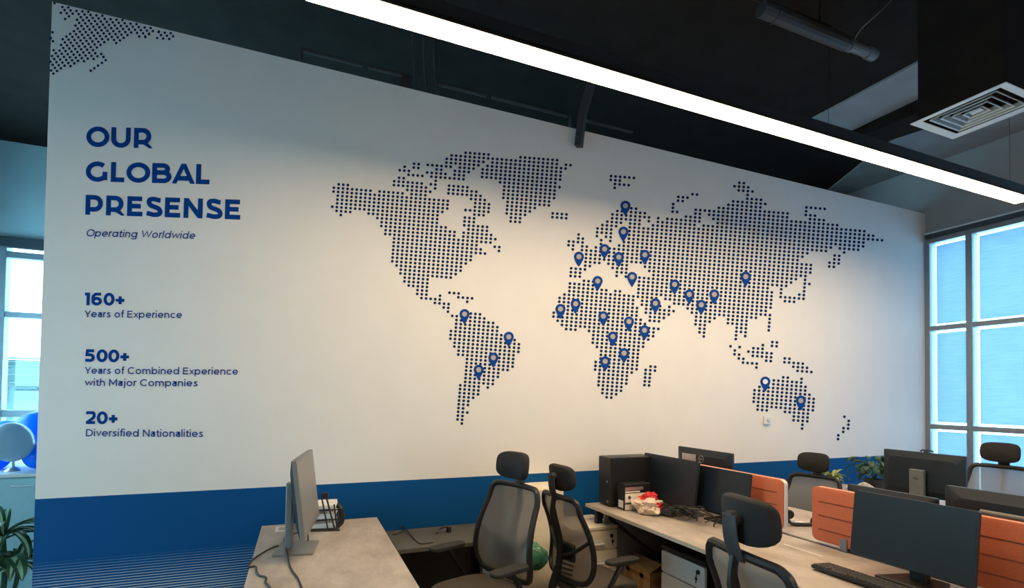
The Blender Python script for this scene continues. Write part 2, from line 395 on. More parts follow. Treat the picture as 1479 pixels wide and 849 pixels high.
# ------------------------------------------------------------------ wall print
def W(x, y, e=.0015): return on_y(x, y, WY-e)
AX, AY = 488.80, 271.63; U_, V_ = (6.605, .541), (-.450, 5.478)
det = U_[0]*V_[1]-U_[1]*V_[0]
def ij(x, y):
    dx, dy = x-AX, y-AY
    return (dx*V_[1]-dy*V_[0])/det, (dy*U_[0]-dx*U_[1])/det
RG = dict(A=(470,210,7.075), B=(560,210,7.075), C=(640,210,7.075), D=(720,210,7.075), R=(1180,270,7.075), T=(640,500,7.075),
  N=(540,320,7.395), P=(600,410,7.395), E=(800,245,7.395), F=(800,330,7.395), G=(790,420,7.395), H=(840,500,7.395),
  S=(960,245,7.395), K=(1090,270,7.395), Q=(960,345,7.395), Y=(960,400,7.395), O=(1040,470,7.395), Z=(1080,530,7.395), X=(0,0,1))
RUNS = """A139,395-A231,403 A87,431-A461,462 A556,468-A788,488 B244,495-B385,508 A84,470-B615,566 A128,512-B610,604 A124,551-B608,643
A120,590-B560,680 A71,625-B508,713 A114,667-A255,679 A443,692-B505,752 A158,709 A531,740-B503,790 A575,782-N767,60 N80,45-N863,109
N960,118-N1253,142 N127,89-N860,150 N957,158-N1300,187 N123,130-N1247,223 N218,180-N1097,251 N1290,267-N1341,271 N215,220-N1141,296
N1338,312 N211,260-N1187,340 N208,300-N1039,370 N204,341-N1036,409 N200,381-N982,445 N197,422-N930,483 N243,466-N928,522
N289,510-N874,560 N285,551-N822,596 N330,596-N575,616 N328,637-N571,657 N372,683-N567,697 N467,730-N564,738 N464,770-N560,778
P67,150-P261,166 P263,125 P208,202-P354,214 P302,250-P351,255 P348,295 P592,315-P689,323 P392,340-P736,368 P439,384-P830,416
P435,424-P876,460 P432,465-P872,500 P380,501-P917,547 P377,542-P1062,599 P374,583-P1105,644 P420,628-P1104,684 P416,668-P1100,724
P461,713-P1048,761 P458,752-P1045,801 P553,800-T715,167 T241,169-T708,207 T238,208-T660,242 T236,246-T562,273 T232,286-T559,312
T229,324-T508,347 T226,363-T506,386 T176,397-T363,413 T457,420 T172,436-T360,451 T170,475-T357,490 T167,514-T307,526 T163,553-T256,561
T160,591-T254,599 T157,630-T204,634 T154,669-T248,677 T150,708-T197,712 T147,746-T194,750 T191,790
P366,93-P461,100 P460,142-P605,153 P553,190
B173,215 B124,251-B217,260 B270,186-B318,190 B267,223-B314,229 B213,298-B353,310 B118,328-B164,332 B68,362-B347,387 B64,402-B392,431
B201,452-B436,472 B410,198-B644,217 B502,243-B548,247 B405,274-B591,290 B448,317-B775,344 B491,360 B441,395-B488,399 B485,438
C232,73-C465,92 C87,100-D597,188 C38,135-C412,166 C505,173-D687,235 D225,119-D600,150 D690,196-D737,200 C34,175-C361,201 C455,208-D636,270
C32,213-C77,217 C172,224-C312,236 C406,243-D633,309 C123,258-C262,271 C402,282-D630,347 C119,297-C210,305 C398,321-D580,383
C583,376-D625,426 D60,419-D575,461 D57,457-D572,499 D53,496-D568,538 D50,534-D518,573 D93,576-D515,611 D90,615-D371,638 D88,654-D321,673
D84,692-D272,710 D127,737-D222,744 D125,774-D218,782 D555,692-D696,704 D551,732-D692,744
C62,410-C249,426 C59,449-C340,472 C56,488-C383,514 C287,545-C429,558 C329,588-C470,601 C326,627-C467,639 C231,658-C464,678 C320,704-C414,712
C223,735-C316,743 C219,774-C313,782 C216,812-C451,832 N1012,80-N1208,98
E612,68-E856,88 E608,108-E705,116 E653,153-E801,164 E650,193 E830,411-E878,416 E679,440-E971,465 E628,475-E1018,508 E623,517-E917,541 E1015,548
E571,554-E716,567 E816,573-E913,582 E519,590-E665,604
S798,140-S848,143 S746,178-S893,189 S793,221-S937,234 S886,270 S882,311-S1030,322 S732,340-S1077,366 S682,376-S1023,405 S579,408-S1313,468
S332,429-S1309,508 S330,469-S378,473 S478,482-K882,408 K553,217-K749,234 K549,259 K546,299-K645,307 K592,345-K738,357 S226,500-S376,515
S521,525-K1172,474 E1115,517 S28,525-S370,553 S566,569-K1265,522 E1113,558-S320,590 S417,598-K1359,573 E1058,595-K1160,595 E812,614-K1158,635
E466,627-E612,637 E806,655-K815,648 K910,657-K1105,673 E463,667-E609,679 E806,697-K762,685 K957,700 E460,707 E557,715-E605,719 E801,736-K563,709
K855,733-K903,737 E503,752 E603,760 E748,772-K509,745 K851,773-K899,777 E500,792 E699,809-K458,780 K799,810-K897,817 R125,813-R172,818
E264,691 E261,732-E310,736 E258,772-E307,777 E159,765-E208,769 E156,805-E205,809
F302,188-F352,193 F451,200-K601,832 F202,220 F299,229-X1171,388 F345,273-X1171,393.4 F342,315-X1163.2,398.8 F339,355-F485,368 F583,375-F779,391
F972,408-Q1405,430 X1163.2,404.2 F336,396-F384,399 F628,420-F775,432 F1020,453-Q1350,465 X1163.2,409.4-X1169,410.2 F184,424-F332,436 F674,464-F771,472
F1066,496-Q1298,503 X1161.7,415.1 F181,464-F280,472 F671,504 F767,513 F915,524-Q1100,526 Q1245,539 X1161,420.8 F180,505-F278,513 F912,565-Q1145,573
Q1243,579 Q1438,596-X1160.7,426.3 F321,557-F419,565 F909,605-Q1142,612 Q1240,620-X1160.5,431.5 F172,586-F419,606 F905,646-Q1138,653 Q1285,665-Q1382,672
F169,626-F558,658 F658,666-F707,670 F902,687-Q1135,693 F166,667-F1093,742 F1190,751-Q1132,735 F113,703-F850,763 F943,771-F1043,779 Q102,689-Q1078,770
F61,740-G917,138 G1015,147-G1210,163 G1308,171 Q245,742-Q1126,816 G132,115-G963,184 G1060,191-G1354,216 Y290,381-Y976,436 Y1120,448
G130,156-G960,223 G1057,231-G1302,252 Y335,424-Y532,440 Y677,453-Y873,468 Y1117,489 G127,196-G957,264 G1100,275-G1248,289 Y332,465-Y480,477 Y675,493-Y870,510 Y1114,530
G70,235-G1003,309 G1098,317-G1195,325 Y330,505-Y427,514 Y768,543-Y866,550 Y1111,571 G70,272-G1047,352 Y375,550-Y424,554 Y766,582-Y863,590
G115,318-G1190,406 Y372,590-Y421,595 Y762,623 Y860,631 G160,363-G1137,443 Y418,636 Y758,662 G207,408-G303,415 G450,427-G1135,484
G495,472-G1080,520 G492,512-G1030,556 G488,552-G1027,597 G537,598-G974,633 G580,642-G970,674 G576,683-G967,714 G572,723-G964,755 G520,758-G961,795
G517,798-H587,245 H144,247-H536,281 H190,293-H483,318 H187,333-H480,358 H184,374-H477,399 H180,414-H425,435 H225,459-H422,475 H222,499-H368,512 H268,544-H317,549
H738,215-H787,220 H685,252-H783,261 H682,293-H731,297 H678,333-H727,337 H675,374-H724,379 H672,414-H721,419
O112,221 O209,232 O157,267 O154,307-O203,312 O200,352-O249,356 O246,397-O392,409 O389,450 O458,210 O356,242-O453,251 O305,280-O548,299 O350,324-O545,340 O493,377-O542,381
O559,178-O607,182 O556,218-O604,222 O691,352-O740,356 O688,392-O882,408 O783,441-O928,453 O828,487-O974,497
Z378,110-Z427,115 Z573,128 Z278,143-Z571,167 Z275,183-Z617,212 Z123,211-Z613,252 Z72,248-Z658,297 Z69,289-Z704,342 Z66,330-Z701,382 Z63,370-Z697,423
Z108,415-Z694,463 Z105,455-Z203,463 Z398,479-Z642,500 Z490,528-Z638,541 Z488,568-Z635,580 Z583,617 Z579,657
Z1032,532 Z1079,577 Z1076,617 Z1022,653-Z1071,658 Z1020,694 Z966,731 Z963,770
S298,262-S346,267 S147,290-S244,297 S143,331-S192,335 S90,368 S88,408 S85,449-S134,453"""
def rp_(s):
    ox, oy, k = RG[s[0]]; x, y = s[1:].split(','); return ox+float(x)/k, oy+float(y)/k
dots = set()
for run in RUNS.split():
    a, *b_ = run.split('-'); i0, j0 = ij(*rp_(a)); i0r, j0r = round(i0), round(j0)
    i1r, j1r = i0r, j0r
    if b_:
        i1, j1 = ij(*rp_(b_[0])); i1r, j1r = round(i1), round(j1)
    if j0r != j1r: print('RUN MISMATCH', run, (i0, j0), (i1, j1))
    for i in range(i0r, i1r+1): dots.add((i, j0r))
print('map dots', len(dots))
def disc(q, x, y, r, e, n=10, mi=0): q.face([W(x+r*math.cos(2*PI*k/n), y+r*math.sin(2*PI*k/n), e) for k in range(n)], mi)
# the map keeps to the flat of the wall: navy dots on a white halo
q = MB()
for i, j in sorted(dots): disc(q, AX+U_[0]*i+V_[0]*j, AY+U_[1]*i+V_[1]*j, 2.12, .0022)
wm = q.build('world_map_print', 'dotblue')
tag(wm, 'large world map of small navy dots with location pins printed on the white wall', 'wall map')
PINS = [(903.4,297.1),(900.5,334.5),(836.2,370.6),(873.2,359.6),(893.8,371.2),(931.4,367.9),(863.2,405.7),(913,399.9),(974.4,410.7),(995.7,425.1),
 (946.7,437.9),(831.4,438.6),(809.6,446.1),(871.4,456.5),(908.5,464.2),(930.9,476.9),(885.2,485.9),(901.4,509.9),(874.1,521.7),(1077.1,399.4),
 (1031.7,425.1),(1013,440.1),(671,453.5),(734.8,486.3),(712.6,516.4),(691.4,533.9),(1105.4,551),(1156.8,578.4)]
for x, y in PINS:
    o_ = []
    for k in range(25):
        a = R(205-k*230/24); o_.append((x+7.3*math.cos(a), y-7.3*math.sin(a)))
    o_ += [(x+5.0, y+6.6), (x+.6, y+14), (x-.9, y+14), (x-5.4, y+6.4)]
    q = MB(); q.face([W(a, b, .0034) for a, b in o_]); p = q.build('map_pin', 'pinblue', wm)
    q = MB(); disc(q, x, y, 3.7, .0044, 16); q.build('pin_centre', 'haloprint' if abs(x-1105.4) < 1 else 'pingrey', p)
# fragment of a second, turned map in the top left corner
e1, e2 = (22.4/7.075, 31.45/7.075), (38.35/7.075, -27.1/7.075)
def inside(x, y, P):
    c = False
    for (x0, y0), (x1, y1) in zip(P, P[1:]+P[:1]):
        if (y0 > y) != (y1 > y) and x < (x1-x0)*(y-y0)/(y1-y0)+x0: c = not c
    return c
PG = [(60,540),(87,522),(124,498),(150,528),(172,508),(205,490),(186,455),(222,430),(203,395),(293,332),(330,300),(350,290),(332,255),(368,230),(350,196),(385,172),
 (362,142),(345,122),(320,150),(282,178),(244,206),(225,165),(182,125),(220,98),(195,66),(172,26),(300,44),(420,84),(600,124),(760,164),(900,198),(1010,225),(1090,252),(1160,262),(1215,300),
 (1222,330),(1195,345),(1170,325),(1140,340),(1098,372),(1060,395),(1015,350),(985,368),(955,330),(915,355),(880,385),(803,435),(765,462),(735,430),(718,400),(690,425),(640,455),(566,508),(548,520),(590,580),
 (535,625),(505,600),(474,618),(434,645),(395,628),(335,668),(297,695),(262,678),(200,718),(120,772),(82,800),(60,800)]
q = MB()
for a in range(-40, 60):
    for b_ in range(-10, 60):
        zx, zy = 82+(e1[0]*a+e2[0]*b_)*7.075, 779+(e1[1]*a+e2[1]*b_)*7.075
        x, y = zx/7.075+60, zy/7.075
        if y > 6+.247*(x-85)+.2 and x > 75.2-.0325*y and inside(zx, zy, PG): disc(q, x, y, 1.95, .0022)
mf = tag(q.build('map_fragment_print', 'dotblue'), 'small turned patch of navy map dots in the upper left wall corner', 'wall map')
for isl in ([(132,33)], [(113,330),(117,421),(95,390)], [(610,551),(632,582),(655,615),(617,642),(577,670),(539,697),(502,722)], [(1182,388),(1243,394),(1305,398),(1343,370),(1281,366),(1221,359),(1259,334),(1320,339),(1198,328)], [(999,373),(1061,378),(1099,350)]):
    q = MB()
    for zx, zy in isl: disc(q, 60+zx/7.075, zy/7.075, 1.95, .0022)
    q.build('island_dots', 'dotblue', mf)

# ---- lettering drawn as strokes of even weight (geometric sans)
def arc(cx, cy, rx, ry, a0, a1, n=14): return [(cx+rx*math.cos(R(a0+(a1-a0)*k/n)), cy+ry*math.sin(R(a0+(a1-a0)*k/n))) for k in range(n+1)]
def cr2(p, n=6): return [(v.x, v.y) for v in crom([(a, b, 0) for a, b in p], n)]
def glyph(c, w, it=False):
    """strokes (centre lines, * closed) and advance width; cap height 1, x height .74"""
    h = w/2; X = .74
    ring = lambda cx: ('*', arc(cx, .37, .40-h, .38-h, 0, 360, 22)[:-1])
    G = {
     'O': lambda: ([('*', arc(.56, .5, .56-h, .51-h, 0, 360, 30)[:-1])], 1.12),
     '0': lambda: ([('*', arc(.40, .5, .40-h, .51-h, 0, 360, 26)[:-1])], .80),
     'U': lambda: ([('', [(h, 1)]+arc(.47, .42, .47-h, .43-h, 180, 360)+[(.94-h, 1)])], .94),
     'R': lambda: ([('', [(h, 0), (h, 1)]), ('', [(h, 1-h)]+arc(.44, (1-h+.30)/2, .40-h, (.70-h)/2, 90, -90)+[(h, .30)]), ('', [(.46, .32), (.84, -.06)])], .86),
     'P': lambda: ([('', [(h, 0), (h, 1)]), ('', [(h, 1-h)]+arc(.44, (1-h+.28)/2, .40-h, (.72-h)/2, 90, -90)+[(h, .28)])], .84),
     'B': lambda: ([('', [(h, 0), (h, 1)]), ('', [(h, 1-h)]+arc(.50, (1-h+.53)/2, .34-h, (.47-h)/2, 90, -90)+[(h, .53)]), ('', [(h, .53)]+arc(.54, (.53+h)/2, .38-h, (.53-h)/2, 90, -90)+[(h, h)])], .92),
     'D': lambda: ([('', [(h, 0), (h, 1)]), ('', [(h, 1-h)]+arc(.42, .5, .52-h, .5-h, 90, -90)+[(h, h)])], .94),
     'G': lambda: ([('', arc(.55, .5, .55-h, .51-h, 48, 318, 24)+[(1.02-h, .16)]), ('', [(1.02-h, .08), (1.02-h, .50)])], 1.02),
     'C': lambda: ([('', arc(.55, .5, .55-h, .51-h, 45, 315, 24))], .96),
     'L': lambda: ([('', [(h, 0), (h, 1)]), ('', [(0, h), (.64, h)])], .64),
     'E': lambda: ([('', [(h, 0), (h, 1)]), ('', [(0, 1-h), (.72, 1-h)]), ('', [(0, .51), (.66, .51)]), ('', [(0, h), (.75, h)])], .75),
     'A': lambda: ([('', [(h*.95-.045, -.11), (.5-h*.15+.02, 1.05)]), ('', [(1-h*.95+.045, -.11), (.5+h*.15-.02, 1.05)]), ('', [(.2, .27), (.8, .27)])], 1.0),
     'N': lambda: ([('', [(h, 0), (h, 1)]), ('', [(.92-h, 0), (.92-h, 1)]), ('', [(h*1.1, 1-h*.5), (.92-h*1.1, h*.5)])], .92),
     'M': lambda: ([('', [(h, 0), (h, 1)]), ('', [(1.08-h, 0), (1.08-h, 1)]), ('', [(h, 1), (.54, .26), (1.08-h, 1)])], 1.08),
     'S': lambda: ([('', cr2([(.70, .86-h*.2), (.58, .965-h), (.41, 1.01-h), (.20, .95-h*.7), (.10+h*.35, .745), (.22, .58), (.42, .50), (.62, .41), (.735-h*.35, .26), (.62, .06+h*.65), (.39, -.01+h), (.20, .03+h), (.04, .14+h*.3)], 4))], .76),
     'W': lambda: ([('', [(.05, 1), (.39, .03), (.73, .97), (1.07, .03), (1.41, 1)])], 1.46),
     'Y': lambda: ([('', [(.05, 1), (.43, .40), (.43, 0)]), ('', [(.81, 1), (.43, .38)])], .86),
     '1': lambda: ([('', [(0, 1-h), (.34-h*.5, 1-h)]), ('', [(.36-h, 1), (.36-h, 0)])], .38),
     '2': lambda: ([('', cr2([(.04, .84), (.18, .965-h*.6), (.36, 1.01-h), (.56, .93-h*.4), (.64-h*.2, .72), (.56, .50), (.12, h*1.1)], 5)), ('', [(.03, h), (.70, h)])], .72),
     '5': lambda: ([('', [(.66, 1-h), (.12+h*.5, 1-h), (.10+h*.4, .565), (.36, .565)]+arc(.38, (.565+h)/2, .34-h, (.565-h)/2, 90, -90)+[(.24, h+.01), (.03, .13)])], .74),
     '6': lambda: ([('*', arc(.38, .33, .38-h, .34-h, 0, 360, 22)[:-1]), ('', cr2([(.68, .90), (.50, 1.0-h), (.28, .93-h*.5), (.10+h*.2, .68), (h, .36)], 5))], .76),
     '+': lambda: ([('', [(.03, .43), (.65, .43)]), ('', [(.34, .12), (.34, .74)])], .68),
     'o': lambda: ([ring(.40)], .80),
     'a': lambda: ([ring(.40), ('', [(.82-h, 0), (.82-h, X)])], .82) if it else ([('', cr2([(.06, .60), (.18, .69-h*.4), (.32, X-h), (.50, .68-h*.5), (.60-h, .50)], 5)+[(.60-h, 0)]), ('', [(.60-h, .44), (.28, .44)]+arc(.28, (.44+h)/2, .28-h, (.44-h)/2, 90, 270, 10)+[(.36, h), (.60-h, .18)])], .60),
     'e': lambda: ([('', [(h*.8, .36), (.78-h, .36)]+arc(.40, .37, .40-h, .38-h, 0, 318, 20)[1:])], .78),
     'r': lambda: ([('', [(h, 0), (h, X)]), ('', cr2([(h, .42), (.13+h*.3, .63), (.26, .71-h*.3), (.40, X-h)], 4))], .40),
     's': lambda: ([('', cr2([(.52, .62), (.30, X-h*.9), (.10+h*.3, .55), (.30, .38), (.52-h*.2, .20), (.28, h*.9), (.03, .12)], 5))], .56),
     'f': lambda: ([('', [(.17, 0), (.17, .82)]+cr2([(.17, .82), (.21, .97), (.31, 1.04-h*.3), (.43, 1.0)], 4)[1:]), ('', [(0, .66), (.40, .66)])], .40),
     'i': lambda: ([('', [(h, 0), (h, X)]), ('', [(h, .91), (h, .91+w*1.15)])], w),
     'j': lambda: ([('', [(.14, X), (.14, -.10)]+cr2([(.14, -.10), (.08, -.21), (-.04, -.23)], 4)[1:]), ('', [(.14, .91), (.14, .91+w*1.15)])], .14+h),
     'l': lambda: ([('', [(h, 0), (h, 1.06)])], w),
     'h': lambda: ([('', [(h, 0), (h, 1.06)]), ('', [(h, .40)]+arc(.35, .42, .35-h, .33-h, 180, 0)+[(.70-h, 0)])], .70),
     'n': lambda: ([('', [(h, 0), (h, X)]), ('', [(h, .40)]+arc(.35, .42, .35-h, .33-h, 180, 0)+[(.70-h, 0)])], .70),
     'm': lambda: ([('', [(h, 0), (h, X)]), ('', [(h, .40)]+arc(.33, .42, .33-h, .33-h, 180, 0)+[(.66-h, 0)]), ('', [(.66-h, .40)]+arc(.99-w, .42, .33-h, .33-h, 180, 0)+[(1.32-w-h, 0)])], 1.32-w),
     'c': lambda: ([('', arc(.40, .37, .40-h, .38-h, 45, 315, 18))], .70),
     'b': lambda: ([('', [(h, 0), (h, 1.06)]), ring(.42)], .82),
     'd': lambda: ([('', [(.82-h, 0), (.82-h, 1.06)]), ring(.40)], .82),
     'p': lambda: ([('', [(h, -.28), (h, X)]), ring(.42)], .82),
     'g': lambda: ([ring(.40), ('', [(.82-h, X), (.82-h, .02)]+cr2([(.82-h, .02), (.72, -.18), (.42, -.28+h), (.10, -.17)], 5)[1:])], .82),
     't': lambda: ([('', [(.17, .92), (.17, .22)]+cr2([(.17, .22), (.21, .08), (.32, h*.9), (.43, .06)], 4)[1:]), ('', [(0, .66), (.41, .66)])], .43),
     'w': lambda: ([('', [(.04, X), (.30, .03), (.56, .71), (.82, .03), (1.08, X)])], 1.12),
     'v': lambda: ([('', [(.04, X), (.35, .03), (.66, X)])], .70),
     'x': lambda: ([('', [(.04, X), (.62, 0)]), ('', [(.62, X), (.04, 0)])], .66)}
    return G[c]()
def stroke(q, pts, closed, w, f, mi=0):
    P = [Vector(p) for p in pts]; n = len(P); Lf, Rt = [], []
    for i in range(n):
        a = P[i]-P[i-1] if (i > 0 or closed) else P[1]-P[0]
        b = P[(i+1) % n]-P[i] if (i < n-1 or closed) else P[-1]-P[-2]
        a.normalize(); b.normalize(); t = a+b
        if t.length < 1e-4: t = b.copy()
        t.normalize(); nn = Vector((-t.y, t.x)); k = max(.28, nn.dot(Vector((-b.y, b.x))))
        Lf.append(P[i]+nn*(w/2/k)); Rt.append(P[i]-nn*(w/2/k))
    for i in range(n if closed else n-1):
        j = (i+1) % n; q.face([f(*Lf[i]), f(*Lf[j]), f(*Rt[j]), f(*Rt[i])], mi)
def lay(q, text, wt, f, it=False, gap=.16, space=.40):
    """strokes of a line of text through f(u in 0..1 along, v height, y slant source); returns nothing"""
    x = 0; items = []
    for n_, c in enumerate(text):
        if c == ' ': x += space; continue
        st, ad = glyph(c, wt, it); g = gap*(.55 if c in 'rtfvwxyYAWLTO0' else 1)*(.35 if text[n_+1:n_+2] in ('A', 'Y', 'W') else 1)
        items.append((x, st, c)); x += ad+g
    x -= gap
    for x0, st, c in items:
        lo, hi = (0, 1 if c.isupper() else .74) if c in 'ARNMWYvwx' else (-9, 9)      # flat feet and tops on slanted strokes
        for k, (cl, pts) in enumerate(st): stroke(q, [(x0+a, b) for a, b in pts], cl == '*', wt, lambda u, v: f(u/x, min(hi, max(lo, v)), k))
def line(q, text, wt, L0, R0, cap, skew=.03, it=0, gap=.16):
    def f(u, v, k): return W(L0[0]+(R0[0]-L0[0])*u+cap*v*(skew+it), L0[1]+(R0[1]-L0[1])*u-cap*v, .0022+.00012*k)
    lay(q, text, wt, f, bool(it), gap)
c0 = W(123, 310); t = thing('heading_lettering', 'large bold blue heading OUR GLOBAL PRESENSE on the white wall', 'wall lettering', c0)
for s_, a, b_, cp in (('OUR', (124.2,211.6), (218.6,214.4), 29.2), ('GLOBAL', (123.4,261.8), (300.3,266.1), 28.9), ('PRESENSE', (123.1,309.9), (346.9,317.1), 28.7)):
    q = MB(); line(q, s_, .235, a, b_, cp)
    for v in q.bm.verts: v.co -= c0
    q.build('word', 'bluetext', t)
q = MB(); line(q, 'Operating Worldwide', .148, (124,341.2), (281,344.9), 10.3, it=.2)
tag(q.build('subtitle_lettering', 'bluetext'), 'small slanted blue line Operating Worldwide under the large heading', 'wall lettering')
for num, a, b_, cap, caps, lab in (
  ('160+', (122.2,440.7), (180.1,441.6), 18.4, [('Years of Experience', (122.2,458), (262.6,459.4), 10)], 'blue lettering 160+ over Years of Experience, topmost of the three figures'),
  ('500+', (122.4,522.5), (186.7,523.3), 18.3, [('Years of Combined Experience', (122.4,539.6), (343.6,541.1), 10), ('with Major Companies', (122.4,557.1), (285.2,557.9), 10)], 'blue lettering 500+ over Years of Combined Experience with Major Companies'),
  ('20+', (123.3,612.2), (169.9,612.8), 18.4, [('Diversified Nationalities', (123.9,630), (293,631.1), 10.4)], 'blue lettering 20+ over Diversified Nationalities, lowest of the three figures')):
    c0 = W(*a); t = thing('statistic_lettering', lab, 'wall lettering', c0, 0, 'figures printed on the wall')
    q = MB(); line(q, num, .235, a, b_, cap, gap=.10)
    for v in q.bm.verts: v.co -= c0
    q.build('number', 'bluetext', t)
    for s_, a2, b2, c2 in caps:
        q = MB(); line(q, s_, .152, a2, b2, c2)
        for v in q.bm.verts: v.co -= c0
        q.build('caption', 'bluetext', t)

# thermostat under the map
t = thing('wall_thermostat', 'small square white thermostat on the wall below the dotted map', 'thermostat', (4.288, WY, 1.385))
q = MB(); q.box((-.043, -.022, -.043), (.043, 0, .043), .008, 3); q.build('body', 'white', t)
q = MB(); q.lathe([(.0, -.034), (.016, -.033), (.019, -.030), (.019, -.022)], (.008, 0, .004), 20, 'y'); q.build('dial', 'diffwhite', t)

# ------------------------------------------------------------------ ceiling services and lamps
def lamp(y, label, x0=-.02, x1=5.62, z=3.30, width=.118):
    t = thing('linear_lamp', label, 'lamp', ((x0+x1)/2, y, z), 0, 'linear lamps under the ceiling')
    L_ = (x1-x0)/2
    q = MB(); q.box((-L_, -width/2-.004, .012), (L_, width/2+.004, .085), .002)
    for s in (-1, 1): q.box((-L_, s*(width/2+.002)-.002, .0), (L_, s*(width/2+.002)+.002, .02))
    q.build('housing', 'blackmetal', t)
    q = MB(); q.box((-L_+.004, -width/2+.0005, -.0045), (L_-.004, width/2-.0005, .0115)); q.build('diffuser', 'led', t)
    for x in (-1.94, .40, 2.60):
        q = MB(); q.tube([(x, 0, .084), (x, 0, ZC-z-.025)], .0012, 6); q.build('suspension_wire', 'blackmetal', t)
        q = MB(); q.lathe([(.0, .084), (.010, .084), (.010, .095), (.004, .108), (0, .108)], (x, 0, 0), 12); q.build('wire_grip', 'steel', t)
    return t
lamp(2.29, 'long glowing linear lamp hanging in front of the map wall')
lamp(-1.6, 'added unseen linear lamp behind the viewer, for fill light')  # out of view, added only to help light the room

def diffuser():
    t = thing('air_diffuser', 'square white air diffuser with nested louvre frames under a black duct box', 'air vent', (3.87, 1.80, 3.40))
    hx, hy = .235, .245
    def frame(q, ax, ay, bx, by, z0, z1, mi=0):
        q.rings([[(-ax, -ay, z0), (ax, -ay, z0), (ax, ay, z0), (-ax, ay, z0)], [(-bx, -by, z1), (bx, -by, z1), (bx, by, z1), (-bx, by, z1)], [(-bx, -by, z1+.004), (bx, -by, z1+.004), (bx, by, z1+.004), (-bx, by, z1+.004)], [(-ax, -ay, z0+.004), (ax, -ay, z0+.004), (ax, ay, z0+.004), (-ax, ay, z0+.004)]], cap=False, loop=True, mi=mi)
    q = MB(); frame(q, hx, hy, hx-.045, hy-.045, 0, .006); q.build('flange', 'diffwhite', t)
    for k in range(4):
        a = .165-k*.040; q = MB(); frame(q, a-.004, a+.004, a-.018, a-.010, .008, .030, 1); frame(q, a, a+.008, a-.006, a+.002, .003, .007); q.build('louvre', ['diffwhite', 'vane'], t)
    q = MB(); q.rings([[(-.02, -.03, .012), (.02, -.03, .012), (.02, .03, .012), (-.02, .03, .012)], [(-.004, -.01, .03), (.004, -.01, .03), (.004, .01, .03), (-.004, .01, .03)]]); q.build('core', 'diffwhite', t)
    q = MB(); a, b_ = .205, .215
    q.rings([[(-a, -b_, z), (a, -b_, z), (a, b_, z), (-a, b_, z)] for z in (.012, ZC-3.42)], cap=False); q.face([(-a, -b_, .09), (a, -b_, .09), (a, b_, .09), (-a, b_, .09)]); q.build('duct_box', 'black_ceiling', t)
    q = MB(); q.box((.30, -.05, .33), (.72, -.03, .35)); q.build('hanger_rail', 'blackmetal', t)
diffuser()
# black duct run between the strips of painted window light
q = MB(); q.rings([[(5.30, y, ZC-.02), (5.72, y, ZC-.02), (5.72, y, ZC-.14), (5.30, y, ZC-.14)] for y in (-4.5, 3.0)]+[[(5.35, 3.55, ZC-.02), (5.67, 3.55, ZC-.02), (5.67, 3.55, ZC-.10), (5.35, 3.55, ZC-.10)]])
tag(q.build('air_duct', 'black_ceiling'), 'square black air duct under the ceiling beside the windows', 'duct')
# insulated pipe with a pale end and its hanging wire
a = Vector((3.0, 2.46, 4.20))
t = thing('ceiling_pipe', 'black insulated pipe end under the dark ceiling with a pale metal tip', 'pipe', a)
q = MB(); q.tube([(-.22, 0, 0), (.62, 0, 0)], .050, 14); q.tube([(-.10, 0, 0), (-.08, 0, 0)], .056, 14); q.build('sleeve', 'darkgrey', t)
q = MB(); q.tube([(-4, 0, .06), (.45, 0, .06)], .020, 10); q.build('side_pipe', 'blackmetal', t)
q = MB(); q.tube([(.62, 0, 0), (.91, 0, 0)], .036, 14); q.tube([(.66, 0, 0), (.69, 0, 0)], .043, 14); q.tube([(.86, 0, 0), (.94, 0, 0)], .043, 14); q.build('tip', 'greystand', t)
q = MB(); q.tube([(.35, 0, .05), (.35, 0, ZC-4.20-.005)], .006, 6); q.build('hanger', 'blackmetal', t)
q = MB(); q.tube(crom([(3.69, 2.44, 4.235), (3.70, 2.40, 4.29), (3.74, 2.35, 4.34), (3.79, 2.30, 4.40), (3.82, 2.26, ZC)], 4), .0045, 6)
tag(q.build('ceiling_wire', 'steel'), 'thin pale wire running from the pipe end up to the ceiling', 'wire')
# dark brace that comes down in front of the top edge of the wall
q = MB(); q.tube([(2.09, 3.665, 3.675), (2.12, 3.66, 3.95), (2.24, 3.60, ZC)], .042, 4, flat=.7)
tag(q.build('ceiling_brace', 'darkgrey'), 'dark flat brace hanging from the ceiling over the top of the map wall', 'brace')
# conduits behind the wall top
t = thing('wall_conduit', 'thin grey conduit with short droppers above the map wall', 'conduit', (1.1, 3.98, 4.10))
for x0, x1 in ((-1.15, -.72), (-.68, -.42), (-.12, .28), (.33, 1.05), (1.25, 1.75)):
    q = MB(); q.tube([(x0, 0, .004*x0), (x1, 0, .004*x1)], .014, 8); q.build('pipe', 'darkgrey', t)
for x in (-1.15, 1.08):
    q = MB(); q.tube([(x, 0, .01), (x, 0, -.25)], .012, 8); q.build('dropper', 'darkgrey', t)
q = MB()
for k in range(3): q.tube([(-.34+k*.085, 0, .35), (-.33+k*.085, .0, .12), (-.28+k*.08, .0, -.25)], .011, 8)
q.build('cable_bundle', 'darkgrey', t)
q = MB(); q.rings([[(-.42, -.02, 0), (-.34, -.02, 0), (-.40, -.02, -.25), (-.48, -.02, -.25)], [(-.42, .02, 0), (-.34, .02, 0), (-.40, .02, -.25), (-.48, .02, -.25)]]); q.build('bracket', 'darkgrey', t)

